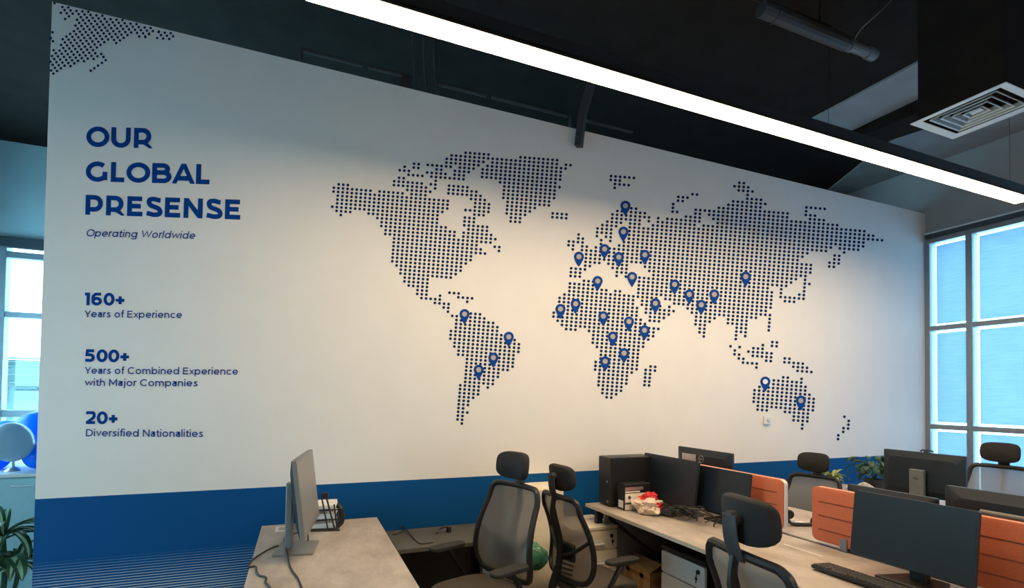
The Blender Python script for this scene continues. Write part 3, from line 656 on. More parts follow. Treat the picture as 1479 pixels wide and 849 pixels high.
# ------------------------------------------------------------------ desks
def frame_leg(q, x0, x1, y, z):
    for x in (x0, x1): q.box((x-.025, y-.02, .0), (x+.025, y+.02, z), .003)
    q.box((x0, y-.02, z-.05), (x1, y+.02, z), .003)
def desk_leg(t, x0, x1, y, z=.725):
    q = MB(); frame_leg(q, x0, x1, y, z); q.build('leg_frame', 'blackmetal', t)
d1 = thing('desk', 'grey laminate desk at left carrying the side-turned grey monitor', 'desk', (.145, 1.5, 0))
q = MB(); q.box((-.355, -2.0, .725), (.35, 2.10, .75), .003); q.build('desktop', 'desk', d1)
q = MB(); q.box((-.3575, -2.0, .7255), (-.355, 2.10, .7495)); q.box((.35, -2.0, .7255), (.3525, 2.10, .7495)); q.build('edge_band', 'deskedge', d1)
for y in (2.0, .1, -1.85): desk_leg(d1, -.30, .30, y)
q = MB(); q.box((-.30, -1.8, .30), (-.28, 1.95, .70)); q.build('modesty_panel', 'darkgrey', d1)
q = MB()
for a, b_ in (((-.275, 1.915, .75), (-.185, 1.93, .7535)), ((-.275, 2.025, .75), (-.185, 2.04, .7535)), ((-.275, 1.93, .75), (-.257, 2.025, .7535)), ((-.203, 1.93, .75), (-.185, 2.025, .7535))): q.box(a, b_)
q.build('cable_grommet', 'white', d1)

# low shelf unit between the left desk and the chairs
sh = thing('side_cabinet', 'low dark open-fronted side cabinet along the blue wall band', 'cabinet', (.92, 3.45, 0))
q = MB(); q.rings([[(-.345, -.235, z), (.175, -.235, z), (.335, .09, z), (.335, .235, z), (-.345, .235, z)] for z in (.60, .625)]); q.build('top', 'shelf', sh)
q = MB(); q.box((-.34, -.20, 0), (-.32, .23, .60)); q.box((.31, .08, 0), (.33, .23, .60)); q.box((-.34, .21, 0), (.33, .23, .60)); q.box((-.34, -.20, .05), (.16, .23, .07)); q.build('carcass', 'black', sh)
# the wide bench on the right: two rows back to back
d2 = thing('bench_desk', 'long double laminate bench desk with orange screens down its middle', 'desk', (2.84, 1.9, 0))
for n_, x0, x1 in (('near', -.735, -.018), ('far', .018, .735)):
    q = MB(); q.box((x0, -2.9, .725), (x1, 1.62, .75), .003); o = q.build('desktop', 'desk', d2)
    q = MB(); s = -1 if n_ == 'near' else 1; xe = x0 if s < 0 else x1; q.box((min(xe, xe+s*.0025), -2.9, .7255), (max(xe, xe+s*.0025), 1.62, .7495)); q.build('edge_band', 'deskedge', d2)
    for g0 in (.01, -1.3, -2.5):
        xg = -.215 if n_ == 'near' else .20; q = MB(); q.box((xg-.006, g0, .7495), (xg+.006, g0+.24, .7515)); q.build('cable_flap', 'white', d2)
q = MB(); q.box((-.018, -2.9, .715), (.018, 1.62, .738)); q.build('cable_channel', 'black', d2)
for y in (1.52, .2, -1.3, -2.8):
    for x0, x1 in ((-.68, -.06), (.06, .68)): desk_leg(d2, x0, x1, y)
q = MB(); q.box((-.04, -2.85, .08), (-.02, 1.58, .70)); q.build('modesty_panel', 'darkgrey', d2)
q = MB(); q.tube([(-.66, 1.50, .70), (-.40, 1.30, .46), (-.06, 1.10, .14)], .014, 8); q.build('brace', 'blackmetal', d2)
q = MB(); q.box((-.66, 1.46, .06), (-.05, 1.475, .70)); q.build('end_panel', 'endpanel', d2)
def screen_panel(y0, y1, label):
    t = thing('desk_screen', label, 'desk screen', (2.84, (y0+y1)/2, .768), 0, 'orange screens on the bench desk')
    L_ = y1-y0; H_ = .325
    def slab_(q, pts, xa, xb): q.rings([[(x, a, b) for a, b in pts] for x in (xa, xa-.004 if xb < xa else xa+.004, xb)])
    out = [(a, b+H_/2) for a, b in rrect(L_-.012, H_-.012, .035)]; inn = [(a, b+H_/2) for a, b in rrect(L_-.024, H_-.024, .030)]
    full = [(a, b+H_/2) for a, b in rrect(L_, H_-.016, .034)]
    q = MB(); q.rings([[(-.012, a, b) for a, b in out], [(-.022, a, b) for a, b in out], [(-.026, a, b) for a, b in inn]]); o = q.build('front_pad', 'orange', t, True)
    q = MB(); q.rings([[(.012, a, b) for a, b in out], [(.022, a, b) for a, b in out], [(.026, a, b) for a, b in inn]]); q.build('back_pad', 'orange', t, True)
    q = MB(); q.rings([[(-.0125, a, b) for a, b in full], [(.0125, a, b) for a, b in full]]); q.build('core_board', 'white', t)
    for z in (.075, .155, .235):
        q = MB(); q.tube([(-.0262, -L_/2+.05, z), (-.0262, L_/2-.05, z)], .0034, 6); q.build('seam', 'seam', t)
    for y in (-L_/2+.20, L_/2-.20):
        q = MB(); q.box((-.034, y-.02, -.016), (-.027, y+.02, .055), .002); q.box((.027, y-.02, -.016), (.034, y+.02, .055), .002); q.box((-.034, y-.02, -.0165), (.034, y+.02, -.0105)); q.build('clamp', 'greystand', t)
    return t
screen_panel(2.31, 3.49, 'orange felt desk screen farther from the viewer, behind the pair of dark monitors')
screen_panel(.94, 2.125, 'orange felt desk screen nearer the viewer, behind the wide front monitor')
# second bench beyond the aisle
d3 = thing('desk', 'laminate desk beyond the orange screens carrying the monitor turned backwards', 'desk', (4.72, 2.0, 0))
q = MB(); q.box((-.36, -1.7, .725), (.36, 1.55, .75), .003); q.build('desktop', 'desk', d3)
for y in (1.45, -.1, -1.6): desk_leg(d3, -.31, .31, y)
q = MB(); q.box((-.32, -1.65, .2), (-.30, 1.5, .70)); q.build('modesty_panel', 'darkgrey', d3)

# ------------------------------------------------------------------ chairs
def super_pad(q, hw, hh, th, bend, n=22, mlat=8, e=.55, top=0):
    """cushion of half width hw, half height hh, thickness th; bends forward (+x) towards its sides"""
    rr = []
    for k in range(mlat+1):
        f = -PI/2+PI*k/mlat; cz = math.cos(f)
        ct = math.copysign(abs(cz)**.5, cz); sx = math.sin(f)
        ring = []
        for j in range(n):
            a = 2*PI*j/n; c_, s_ = math.cos(a), math.sin(a)
            y = math.copysign(abs(c_)**e, c_)*hw*(.80+.20*ct); z = math.copysign(abs(s_)**e, s_)*hh*(.78+.22*ct)
            if ct < .05: y *= .0+.9*ct/.05 if ct > 1e-3 else 0.001; z *= .0+.9*ct/.05 if ct > 1e-3 else 0.001
            ring.append((sx*th/2 + bend*(y/hw)**2 - .25*th*(z/hh)*top, y, z))
        rr.append(ring)
    q.rings(rr)
def back_pt(s, z):
    """surface of the backrest: s across (metres), z height over floor"""
    v = (z-.50)/.60
    return Vector((-.225 - .05*v - .02*v*v + .05*math.sin(PI*min(1, max(0, v*1.3))) + .55*s*s, s, z))
def back_outline(n=7, k=1.0):
    out = []
    P = [(.13, 1.085, .06), (-.13, 1.085, .06)]
    pts = [(-.13, 1.048), (.13, 1.048), (.180, 1.038), (.205, 1.008), (.216, .92), (.232, .78), (.242, .66), (.234, .58), (.195, .53), (.11, .513), (0, .51), (-.11, .513), (-.195, .53), (-.234, .58), (-.242, .66), (-.232, .78), (-.216, .92), (-.205, 1.008), (-.180, 1.038)]
    return [(v.x, v.y) for v in crom([(a, b, 0) for a, b in pts], n, True)]
OUTL = back_outline(3)
def make_chair(label, loc, rot, lift=0, net='net', seat_mat='seatfabric', arms=True, hr_tilt=0):
    t = thing('office_chair', label, 'office chair', loc, rot, 'mesh office chairs with headrests')
    dz = lift
    # star base, castors, gas lift
    q = MB(); q.lathe([(.0, .075), (.045, .075), (.05, .12), (.03, .135), (0, .135)], n=20)
    for k in range(5):
        a = 2*PI*k/5+.3; d = Vector((math.cos(a), math.sin(a), 0))
        q.tube([d*.03+Vector((0, 0, .105)), d*.17+Vector((0, 0, .095)), d*.30+Vector((0, 0, .075))], [.026, .021, .015], 8, flat=.8)
    q.build('star_base', 'black', t, True)
    for k in range(5):
        a = 2*PI*k/5+.3; c = Vector((math.cos(a)*.30, math.sin(a)*.30, .028)); q = MB()
        dd = Vector((-math.sin(a), math.cos(a), 0))
        for s in (-1, 1): q.tube([c+dd*(s*.006), c+dd*(s*.022)], .028, 16)
        q.tube([c+Vector((0, 0, .02)), c+Vector((0, 0, .055))], .008, 8); q.build('castor', 'black', t, True)
    q = MB(); q.lathe([(0, .13), (.028, .13), (.028, .24), (.016, .245), (.016, .40+dz), (0, .40+dz)], n=16); q.build('gas_lift', 'blackmetal', t, True)
    q = MB(); q.box((-.14, -.09, .385+dz), (.12, .09, .425+dz), .012); q.tube([(.02, -.09, .405+dz), (.02, -.20, .40+dz), (.03, -.24, .395+dz)], .006, 6); q.build('tilt_mechanism', 'black', t)
    # seat cushion
    q = MB(); rr = []
    for zz, k in ((.425, .90), (.432, .97), (.455, 1.0), (.475, .985), (.488, .93), (.493, .80), (.494, .4), (.494, .02)):
        ring = []
        for j in range(36):
            a = 2*PI*j/36; c_, s_ = math.cos(a), math.sin(a)
            x = math.copysign(abs(c_)**.62, c_)*.255*k; y = math.copysign(abs(s_)**.62, s_)*.250*k*(1-.08*(x < 0)*abs(x)/.25)
            wf = max(0, (x-.10)/.15); ring.append((x+.02, y, zz+dz-.035*wf*wf-.006*(1-(y/.25)**2)*(k < .9)))
        rr.append(ring)
    q.rings(rr); q.build('seat', seat_mat, t, True)
    # backrest frame, netting, lumbar pad
    B = lambda s, z: back_pt(s, z)+Vector((0, 0, dz))
    q = MB(); q.tube([B(a, b) for a, b in OUTL], .0175, 8, True, flat=1.1); q.build('back_frame', 'black', t, True)
    q = MB(); n = len(OUTL); cz = .80; nr = 8; c_v = []
    prev = [q.bm.verts.new(B(a, b)) for a, b in OUTL]
    for k in range(1, nr):
        f = 1-k/nr; cur = [q.bm.verts.new(B(a*f, cz+(b-cz)*f)) for a, b in OUTL]
        for i in range(n): q.bm.faces.new((prev[i], prev[(i+1) % n], cur[(i+1) % n], cur[i]))
        prev = cur
    q.bm.faces.new(prev); q.build('back_mesh', net, t, True)
    q = MB()
    def lum(u, v):
        s = (u-.5)*.20; z = .635+v*.11; p = B(s, z); return p+Vector((-.022, 0, 0))
    q.sheet(lum, 8, 4); o = q.build('lumbar_pad', 'black', t, True, solid=.018)
    # spine with ribs
    q = MB(); sp_ = [Vector((-.10, 0, .405)), Vector((-.24, 0, .40)), Vector((-.315, 0, .45)), B(0, .60)-Vector((.065, 0, dz)), B(0, .75)-Vector((.06, 0, dz)), B(0, .95)-Vector((.045, 0, dz)), B(0, 1.045)-Vector((.02, 0, dz))]
    sp_ = [p+Vector((0, 0, dz)) for p in sp_]
    q.tube(crom(sp_, 4), [.032]*12+[.026]*9+[.020]*4, 8, flat=.62); q.build('spine', 'black', t, True)
    q = MB()
    for k in range(5):
        z = .56+k*.028
        q.tube([B(-.10, z)+Vector((-.03, 0, 0)), B(0, z)+Vector((-.055, 0, 0)), B(.10, z)+Vector((-.03, 0, 0))], .006, 6)
    for s in (-1, 1): q.tube(crom([B(0, .66)+Vector((-.055, 0, 0)), B(s*.10, .70)+Vector((-.035, 0, 0)), B(s*.235, .80)+Vector((-.008, 0, 0))], 5), .013, 8)
    q.build('rib', 'black', t, True)
    # headrest on its stalk
    hb = B(0, 1.045); hc = hb+Vector((-.005, 0, .120))
    q = MB(); P_ = crom([hb+Vector((-.012, 0, -.016)), hb+Vector((-.026, 0, .02)), hb+Vector((-.040, 0, .07)), hc+Vector((-.040, 0, .025))], 4); q.rings([[p_+Vector((.011*math.cos(2*PI*k/14), (.042-.006*i_/len(P_))*math.sin(2*PI*k/14), 0)) for k in range(14)] for i_, p_ in enumerate(P_)])
    q.tube([hc+Vector((-.045, 0, .012)), hc+Vector((-.010, 0, .012))], .026, 16); q.build('headrest_stalk', 'darkgrey', t, True)
    q = MB(); super_pad(q, .132, .084, .052, .040, 26, 10, .58)
    m_ = Matrix.Rotation(R(-6+hr_tilt), 3, 'Y')
    for v in q.bm.verts: v.co = m_ @ v.co + hc + Vector((.012, 0, .004))
    q.build('headrest', 'fabric', t, True, angle=80)
    if arms:
        for s in (-1, 1):
            q = MB(); q.tube(crom([(-.06, s*.13, .41+dz), (-.10, s*.235, .41+dz), (-.115, s*.280, .45+dz), (-.05, s*.288, .56+dz), (.015, s*.286, .655+dz)], 5), [.022]*10+[.019]*11, 8, flat=.7)
            o = q.build('armrest', 'black', t, True)
            q = MB(); q.rings([[(x*k+.025, y*k+s*.283, z+dz) for x, y in rrect(.25, .085, .035)] for z, k in ((.655, .80), (.66, .97), (.672, 1), (.680, .96), (.682, .75))]); q.build('arm_pad', 'armpad', o, True)
    return t
make_chair('black mesh office chair facing the left desk, its broad grey back towards the viewer', (.966, 2.783, 0), R(200))
make_chair('black mesh office chair seen from behind, close to the chair that faces the left desk', (1.836, 2.98, 0), R(5), -.10)
make_chair('black mesh office chair nearest the viewer, seen from behind at the right bench', (1.732, 1.325, 0), R(-8), 0)
make_chair('mesh office chair behind the gap between the two orange screens', (3.885, 3.05, 0), R(190), -.12, 'net_light')
make_chair('mesh office chair at far right in front of the frosted windows', (5.222, 2.383, 0), R(184), .0, 'net_light')

# ------------------------------------------------------------------ monitors (screen faces +x, width along y)
def monitor(label, loc, rot, w_, h_, zb, shell='monback', face='navyblack', stand='blackmetal', base=(.20, .24), tilt=0, column=.035, coff=.075, logo=None, bezel=None, group='desktop monitors', colw=.055, base_shape='rect'):
    t = thing('monitor', label, 'monitor', loc, rot, group)
    tm = Matrix.Rotation(R(-tilt), 4, 'Y'); ctr = Vector((0, 0, zb+h_/2))
    def tl(q):
        for v in q.bm.verts: v.co = (tm @ (v.co-ctr))+ctr
        return q
    q = MB(); o_ = [(a, b+zb+h_/2) for a, b in rrect(w_, h_, .008, 3)]; i_ = [(a, b+zb+h_/2) for a, b in rrect(w_-.10, h_-.10, .03, 3)]
    q.rings([[(.009, a, b) for a, b in o_], [(-.010, a, b) for a, b in o_], [(-.014, a*.99, b) for a, b in o_], [(-.034, a, b) for a, b in i_]]); sh_ = tl(q).build('shell', shell, t)
    if bezel:
        q = MB(); q.rings([[(-.011, a*1.004, b) for a, b in o_], [(.0105, a*1.004, b) for a, b in o_]]); tl(q).build('bezel', bezel, t)
    bz = .008 if not bezel else .014
    q = MB(); q.rings([[(x, a, b+zb+h_/2+.004) for a, b in rrect(w_-2*bz, h_-2*bz-.008, .003, 2)] for x in (.0085, .0116 if bezel else .0098)]); tl(q).build('screen', face, t)
    # stand
    q = MB(); q.box((-coff-column/2, -colw/2, .006), (-coff+column/2, colw/2, zb+h_*.62), .006); q.box((-coff-.005, -.03, zb+h_*.5-.03), (-.03, .03, zb+h_*.5+.03), .004); st = q.build('stand_column', 'greystand' if logo == 'text' else stand, t)
    q = MB()
    if base_shape == 'rect': q.rings([[(x*k-.045, y*k, z) for x, y in rrect(base[0], base[1], .008, 2)] for z, k in ((0, 1), (.006, 1), (.010, .985))])
    else: q.rings([[(x*k-.06, y*k, z) for x, y in [(base[0]/2, base[1]/2), (-base[0]/2, base[1]*.30), (-base[0]/2, -base[1]*.30), (base[0]/2, -base[1]/2)]] for z, k in ((0, 1), (.008, 1), (.012, .96))])
    q.build('stand_base', stand, t)
    if logo == 'ring':
        q = MB(); q.tube([(-.0355, .026*math.cos(2*PI*k/28), zb+h_*.78+.026*math.sin(2*PI*k/28)) for k in range(28)], .0022, 6, True); lay(q, 'DELL', .2, lambda u, v, k: Vector((-.0362-.00005*k, .017-.034*u, zb+h_*.78-.006+.013*v)), gap=.05); tl(q).build('logo', 'steel', sh_)
        q = MB(); q.box((-.0345, .06, zb+h_*.70), (-.0338, .22, zb+h_*.86)); tl(q).build('rating_label', 'steel', sh_)
    if logo == 'text':
        q = MB(); lay(q, 'DELL', .2, lambda u, v, k: Vector((-coff-column/2-.0008-.00005*k, .021-.042*u, zb+h_*.62-.075+.016*v)), gap=.05); q.build('logo', 'black', st)
    return t
DZ = .7512
# left desk: grey monitor turned sideways
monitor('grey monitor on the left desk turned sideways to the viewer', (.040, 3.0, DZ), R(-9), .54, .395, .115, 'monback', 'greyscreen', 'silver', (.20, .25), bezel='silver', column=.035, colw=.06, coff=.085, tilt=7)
# bench: pair of dark monitors, wide front monitor, four backs
monitor('dark monitor at the wall end of the bench, left one of the dark pair', (2.56, 3.09, DZ), R(180), .60, .345, .055, base=(.22, .34), tilt=7)
monitor('dark monitor half hidden behind the left one of the dark pair', (2.66, 2.69, DZ), R(182), .50, .300, .062, base=(.17, .20), tilt=7)
monitor('wide dark monitor on the bench nearest the viewer, behind the keyboard', (2.605, 1.475, DZ), R(180), .515, .315, .075, base=(.20, .26), base_shape='trap', column=.04, colw=.07, tilt=7)
monitor('monitor turned backwards with a ring logo, rising behind the far orange screen', (2.985, 3.17, DZ), R(0), .585, .34, .095, logo='ring', base=(.13, .22))
monitor('monitor turned backwards whose top edge shows just behind the wide front monitor', (2.985, 1.785, DZ), R(0), .455, .30, .055, base=(.13, .22))
monitor('monitor turned backwards at the right frame edge above the near orange screen', (3.02, 1.275, DZ), R(0), .53, .33, .095, base=(.13, .22))
m5 = monitor('monitor turned backwards with a pale stand column on the farther desk', (4.50, 2.45, DZ), R(0), .565, .345, .10, logo='text', colw=.10)
q = MB(); q.tube(crom([(.01, .02, .452), (.0, .0, .462), (.005, -.05, .462), (.01, -.065, .452)], 5), .006, 8); q.box((-.005, -.04, .445), (.02, -.005, .455), .003); q.build('webcam', 'black', m5)

# grey bar clipped below the right hand monitor back
q = MB(); q.tube([(2.955, 1.37, 1.082), (2.955, 1.19, 1.082)], .013, 12)
tag(q.build('speaker_bar', 'greystand'), 'slim grey speaker bar along the back of the monitor at the right frame edge', 'speaker bar')

# keyboard
t = thing('keyboard', 'black keyboard on the bench in front of the wide monitor', 'keyboard', (2.435, 1.57, DZ), R(0))
q = MB(); q.rings([[(x, y, z-.004*(x/.065)) for x, y in rrect(.135*k, .44*k, .008, 3)] for z, k in ((.004, .97), (.008, 1), (.018, 1), (.021, .985))]); q.build('body', 'black', t)
q = MB()
for r_ in range(6):
    for c_ in range(21):
        if (r_ == 5 and 3 < c_ < 9): continue
        x = .050-r_*.020; y = .205-c_*.0198
        q.box((x-.008, y-.0080, .020-.004*(x/.065)), (x+.008, y+.0080, .026-.004*(x/.065)), .0015, 1)
q.box((-.058, .047, .021), (-.042, .125, .028), .0015, 1)
q.build('keys', 'darkgrey', t)

# computer tower and boxed part beside it
t = thing('computer_tower', 'black computer tower at the wall end of the bench behind the printed product box', 'computer tower', (2.41, 3.40, DZ))
q = MB(); q.box((-.20, -.085, .012), (.20, .085, .378), .006); q.build('case', 'black', t)
q = MB(); q.box((-.212, -.083, .012), (-.199, .083, .376), .005); q.build('front_panel', 'blackmetal', t)
q = MB(); q.lathe([(0, -.214), (.007, -.214), (.007, -.211)], (0, -.04, .19), 14, 'x'); q.lathe([(0, -.214), (.009, -.214), (.009, -.211)], (0, -.05, .04), 14, 'x'); q.build('button', 'steel', t)
q = MB(); q.box((-.15, -.05, .376), (.0, .05, .381), .002); q.build('handle', 'darkgrey', t)
for x in (-.15, .15):
    q = MB(); q.box((x-.02, -.07, 0), (x+.02, .07, .014), .003); q.build('foot', 'black', t)
t = thing('product_box', 'black and white printed product box standing in front of the black tower', 'box', (2.355, 3.235, DZ))
q = MB(); q.box((-.115, -.05, 0), (.115, .05, .195), .002, 1); q.build('carton', 'black', t)
q = MB(); q.box((-.113, -.0512, .005), (.113, -.0503, .125)); q.box((-.113, -.0512, .132), (.02, -.0503, .142)); q.box((-.1162, -.03, .015), (-.1153, .03, .07)); q.build('white_print', 'paper', t)
q = MB(); q.box((-.113, -.0512, .148), (.05, -.0503, .172)); q.build('silver_print', 'steel', t)
q = MB(); disc_ = lambda x, z, r: q.face([(x+r*math.cos(2*PI*k/14), -.0516, z+r*math.sin(2*PI*k/14)) for k in range(14)])
disc_(-.075, .095, .014); q.face([(-.113, -.0515, .045), (-.02, -.0515, .045), (-.02, -.0515, .06), (-.113, -.0515, .06)]); q.face([(0, -.0515, .02), (.07, -.0515, .03), (.1, -.0515, .1), (.02, -.0515, .09)]); q.build('dark_print', 'darkgrey', t)

def crumple(q, rx, ry, rz, seed, amp=.22, sub=4, flat=True, zc=None):
    t = bmesh.new(); bmesh.ops.create_icosphere(t, subdivisions=sub, radius=1)
    for v in t.verts:
        d = v.co.normalized(); n1 = noise.noise(d*1.7+Vector((seed, 0, 0))); n2 = noise.noise(d*4.5+Vector((0, seed, 0))); n3 = abs(noise.noise(d*9+Vector((0, 0, seed))))
        k = 1+amp*n1+amp*.7*n2-amp*.5*n3
        p = Vector((d.x*rx*k, d.y*ry*k, d.z*rz*k+rz*.82))
        if flat and p.z < 0: p.z = .0+.02*abs(p.z)
        v.co = p
    q.merge(t)
t = thing('plastic_bag', 'crumpled red and white plastic bag on the bench beside the product box', 'plastic bag', (2.365, 3.075, DZ))
q = MB(); crumple(q, .105, .115, .066, 3.3, .36); q.build('body', 'redbag', t, True, angle=50)
q = MB(); crumple(q, .05, .062, .036, 6.1, .30)
for v in q.bm.verts: v.co += Vector((.02, .0, .085))
q.build('top_fold', 'red_film', t, True, angle=50)

# tangle of cables on the bench: separate leads
random.seed(5)
for k in range(8):
    p = [(2.47+random.uniform(-.07, .10), 3.00-.040*k+random.uniform(-.12, .06), DZ+.014+random.uniform(.0, .045)+.007*k) for _ in range(9)]
    p[0] = (p[0][0], p[0][1], DZ+.012)
    q = MB(); q.tube(crom(p, 6), .0055, 6)
    tag(q.build('cable', 'cable'), ('black cable in the tangle below the dark monitor pair' ), 'cable', 'tangled cables below the dark monitor pair')
t = thing('power_brick', 'black power adapter in the cable tangle under the dark monitors', 'power adapter', (2.43, 2.96, DZ+.011), R(20))
q = MB(); q.box((-.03, -.065, 0), (.03, .065, .032), .006); q.build('body', 'darkgrey', t)
q = MB(); q.box((-.015, -.03, .0321), (.015, .03, .0326)); q.build('rating_label', 'steel', t)
q = MB(); q.tube(crom([(2.53, 2.68, DZ+.01), (2.60, 2.66, DZ+.03), (2.585, 2.60, DZ+.045), (2.52, 2.585, DZ+.022), (2.49, 2.56, DZ+.016)], 6), .005, 6)
tag(q.build('cable', 'cable'), 'short black cable on the foot of the half hidden monitor', 'cable')
# headset on the far half of the bench
t = thing('headset', 'black headset lying on the far half of the bench between the orange screens', 'headset', (3.12, 2.41, DZ), R(-27))
q = MB(); q.tube(crom([(-.09, 0, .09), (-.10, .0, .05), (-.075, .0, .014), (.0, .0, .011), (.06, .01, .014), (.085, .015, .03)], 6), .011, 8, flat=1.5); q.build('headband', 'black', t, True)
for p in ((-.09, 0, .075), (.085, .015, .03)):
    q = MB(); q.lathe([(0, -.014), (.022, -.014), (.030, -.006), (.030, .008), (.02, .015), (0, .015)], p, 18, 'y'); q.build('ear_cup', 'fabric', t, True)
q = MB(); q.tube([(-.05, .018, .02), (.02, .02, .016)], .0045, 6); q.build('slider', 'steel', t)

# ------------------------------------------------------------------ left desk clutter
t = thing('document_tray', 'black wire letter tray stacked with papers near the wall on the left desk', 'letter tray', (.125, 3.47, DZ), R(-6))
q = MB()
for z in (.004, .062, .122):
    q.tube([(x, y, z) for x, y in rrect(.24, .22, .02, 3)], .004, 6, True)
    for k in range(5): q.tube([(-.11+k*.055, -.11, z), (-.11+k*.055, .11, z)], .0025, 6)
for x, y in ((-.11, -.10), (.11, -.10), (.11, .10), (-.11, .10)): q.tube([(x, y, 0), (x-.02, y, .155)], .0045, 6)
q.build('frame', 'blackmetal', t)
for z, n_ in ((.010, 5), (.067, 6), (.128, 4)):
    q = MB()
    for k in range(n_):
        rm = Matrix.Rotation(R(random.uniform(-3, 3)), 3, 'Z'); q.box((-.10, -.098, z+k*.005), (.10, .098, z+k*.005+.0044), 0, 1, rm, (0, 0, z))
    q.build('paper_stack', 'paper', t)
q = MB(); q.tube(crom([(.11, -.05, .135), (.128, -.06, .115), (.138, -.05, .07), (.135, -.04, .03), (.118, -.045, .012)], 6), .016, 8); q.build('label_clip', 'black', t, True)
t = thing('tablet_stand', 'thin black two-legged stand beside the grey monitor on the left desk', 'stand', (.155, 3.33, DZ), R(-12))
q = MB(); q.tube([(-.085, .0, .004), (.085, 0, .004)], .005, 6); q.build('foot_bar', 'blackmetal', t)
for x0, x1 in ((-.045, .0), (.045, -.0)):
    pass
q = MB(); q.tube([(.055, 0, .006), (-.005, .0, .23)], .0055, 6); q.build('strut', 'blackmetal', t)
q = MB(); q.tube([(.015, 0, .006), (-.025, .0, .20)], .0045, 6); q.build('strut', 'blackmetal', t)
q = MB(); q.box((-.03, -.012, .20), (.012, .012, .235), .004); q.build('head', 'black', t)
zc_ = DZ+.0045
def deskp(x, y, e=0): p = on_z(x, y, zc_); return (round(p.x, 3), round(p.y, 3), zc_+e)
q = MB(); q.tube(crom([deskp(415, 771), deskp(411, 777), deskp(411, 788), deskp(414.5, 801, .012), deskp(417, 812), deskp(422, 824), deskp(429, 833), deskp(433, 841), deskp(437, 852), deskp(440, 862)], 6), .0042, 8)
tag(q.build('cable', 'cable'), 'dark cable running from the grey monitor down the middle of the left desk', 'cable')
q = MB(); q.tube(crom([deskp(444, 778, .05), deskp(444.5, 783), deskp(438, 788), deskp(424, 788.5), deskp(412, 787.5), deskp(398, 789), deskp(383, 796), deskp(369, 805), deskp(363, 810), (-.216, 2.80, zc_-.005), (-.213, 2.76, zc_), deskp(369, 818), deskp(371, 826), deskp(375, 831), deskp(383, 833), deskp(385, 836), deskp(383, 840), deskp(387, 845), deskp(393, 852), deskp(400, 862)], 6), .0042, 8)
tag(q.build('cable', 'cable'), 'dark cable looping over the left edge of the left desk', 'cable')
q = MB(); q.tube(crom([deskp(424, 771), deskp(436, 767), deskp(446, 764), deskp(452, 764), deskp(462, 765)], 6), .0040, 8)
tag(q.build('cable', 'cable'), 'short dark cable behind the grey monitor on the left desk', 'cable')
# on the low cabinet
zs = .6295
def cabp(x, y, e=0): p = on_z(x, y, zs); return (round(p.x, 3), round(p.y, 3), zs+e)
q = MB(); q.tube(crom([cabp(567, 772), cabp(576, 770), cabp(584, 766, .01), cabp(583, 762, .01), cabp(579, 763, .015), cabp(588, 768, .01), cabp(600, 780), cabp(608, 785), cabp(618, 784), cabp(626, 783)], 6), .0038, 8)
tag(q.build('cable', 'cable'), 'thin dark cable lying on the low side cabinet', 'cable')
p = cabp(640, 769); t = thing('desk_clip', 'small black curved clip on the low side cabinet', 'clip', (p[0], p[1], .6255), R(15))
q = MB(); q.tube(crom([(-.05, 0, .008), (-.03, .01, .03), (.01, .01, .04), (.045, 0, .035), (.045, -.01, .012)], 5), .008, 8); q.build('arm', 'black', t, True)
q = MB(); q.box((.030, -.02, .0), (.058, .012, .040), .005); q.build('jaw', 'black', t)

# ------------------------------------------------------------------ pedestals, box, bags by the bench
def pedestal(label, loc, rot, wd, dp, ht, body, front, drawers, handle):
    """front faces -y"""
    t = thing('drawer_pedestal', label, 'drawer pedestal', loc, rot, 'mobile drawer pedestals')
    z0 = .06
    q = MB(); q.box((-wd/2, .018, z0), (wd/2, dp, ht-.022), .003); q.build('body', body, t)
    q = MB(); q.box((-wd/2-.003, 0, ht-.024), (wd/2+.003, dp+.003, ht), .004); q.build('top', 'cream' if body == 'cream' else body, t)
    for x in (-wd/2+.05, wd/2-.05):
        for y in (.07, dp-.05):
            q = MB(); q.tube([(x-.012, y, .028), (x+.012, y, .028)], .028, 16); q.tube([(x, y, .03), (x, y, .065)], .008, 8); q.build('castor', 'black', t)
    zt = ht-.03; hh = (zt-z0)/sum(drawers); z = zt; first = True
    for dr in drawers:
        h_ = hh*dr; q = MB(); q.rings([[(a, y, b+z-h_/2) for a, b in rrect(wd-.006, h_-.010, .012, 4)] for y in (.017, .002, .0)]); d = q.build('drawer', front, t)
        if handle:
            q = MB(); q.box((-.075, -.012, z-h_+.035), (.075, -.001, z-h_+.05), .003); q.box((-.07, -.003, z-h_+.045), (.07, -.0005, z-h_+.075)); q.build('handle', 'white', d)
        if first:
            q = MB(); q.lathe([(0, -.012), (.012, -.012), (.014, -.008), (.014, 0)], (wd/2-.055, 0, z-.045), 16, 'y'); lk = q.build('lock', 'black', d)
            q = MB(); q.tube([(wd/2-.055, -.014, z-.05), (wd/2-.055, -.02, z-.072)], .003, 6); q.lathe([(0, -.022), (.010, -.022), (.010, -.018), (0, -.018)], (wd/2-.055, 0, z-.083), 12, 'y'); q.box((wd/2-.060, -.021, z-.11), (wd/2-.054, -.018, z-.085)); q.build('key', 'black', lk)
        z -= h_; first = False
    return t
pedestal('cream drawer pedestal standing out beside the end of the bench', (2.07, 3.31, 0), 0, .385, .37, .615, 'cream', 'cream', (1, 1, 1.6), True)
pedestal('white-fronted black drawer pedestal with keys in its lock under the bench', (2.315, 2.655, 0), R(-90), .41, .48, .585, 'black', 'white', (1, 1, 1.3), False)
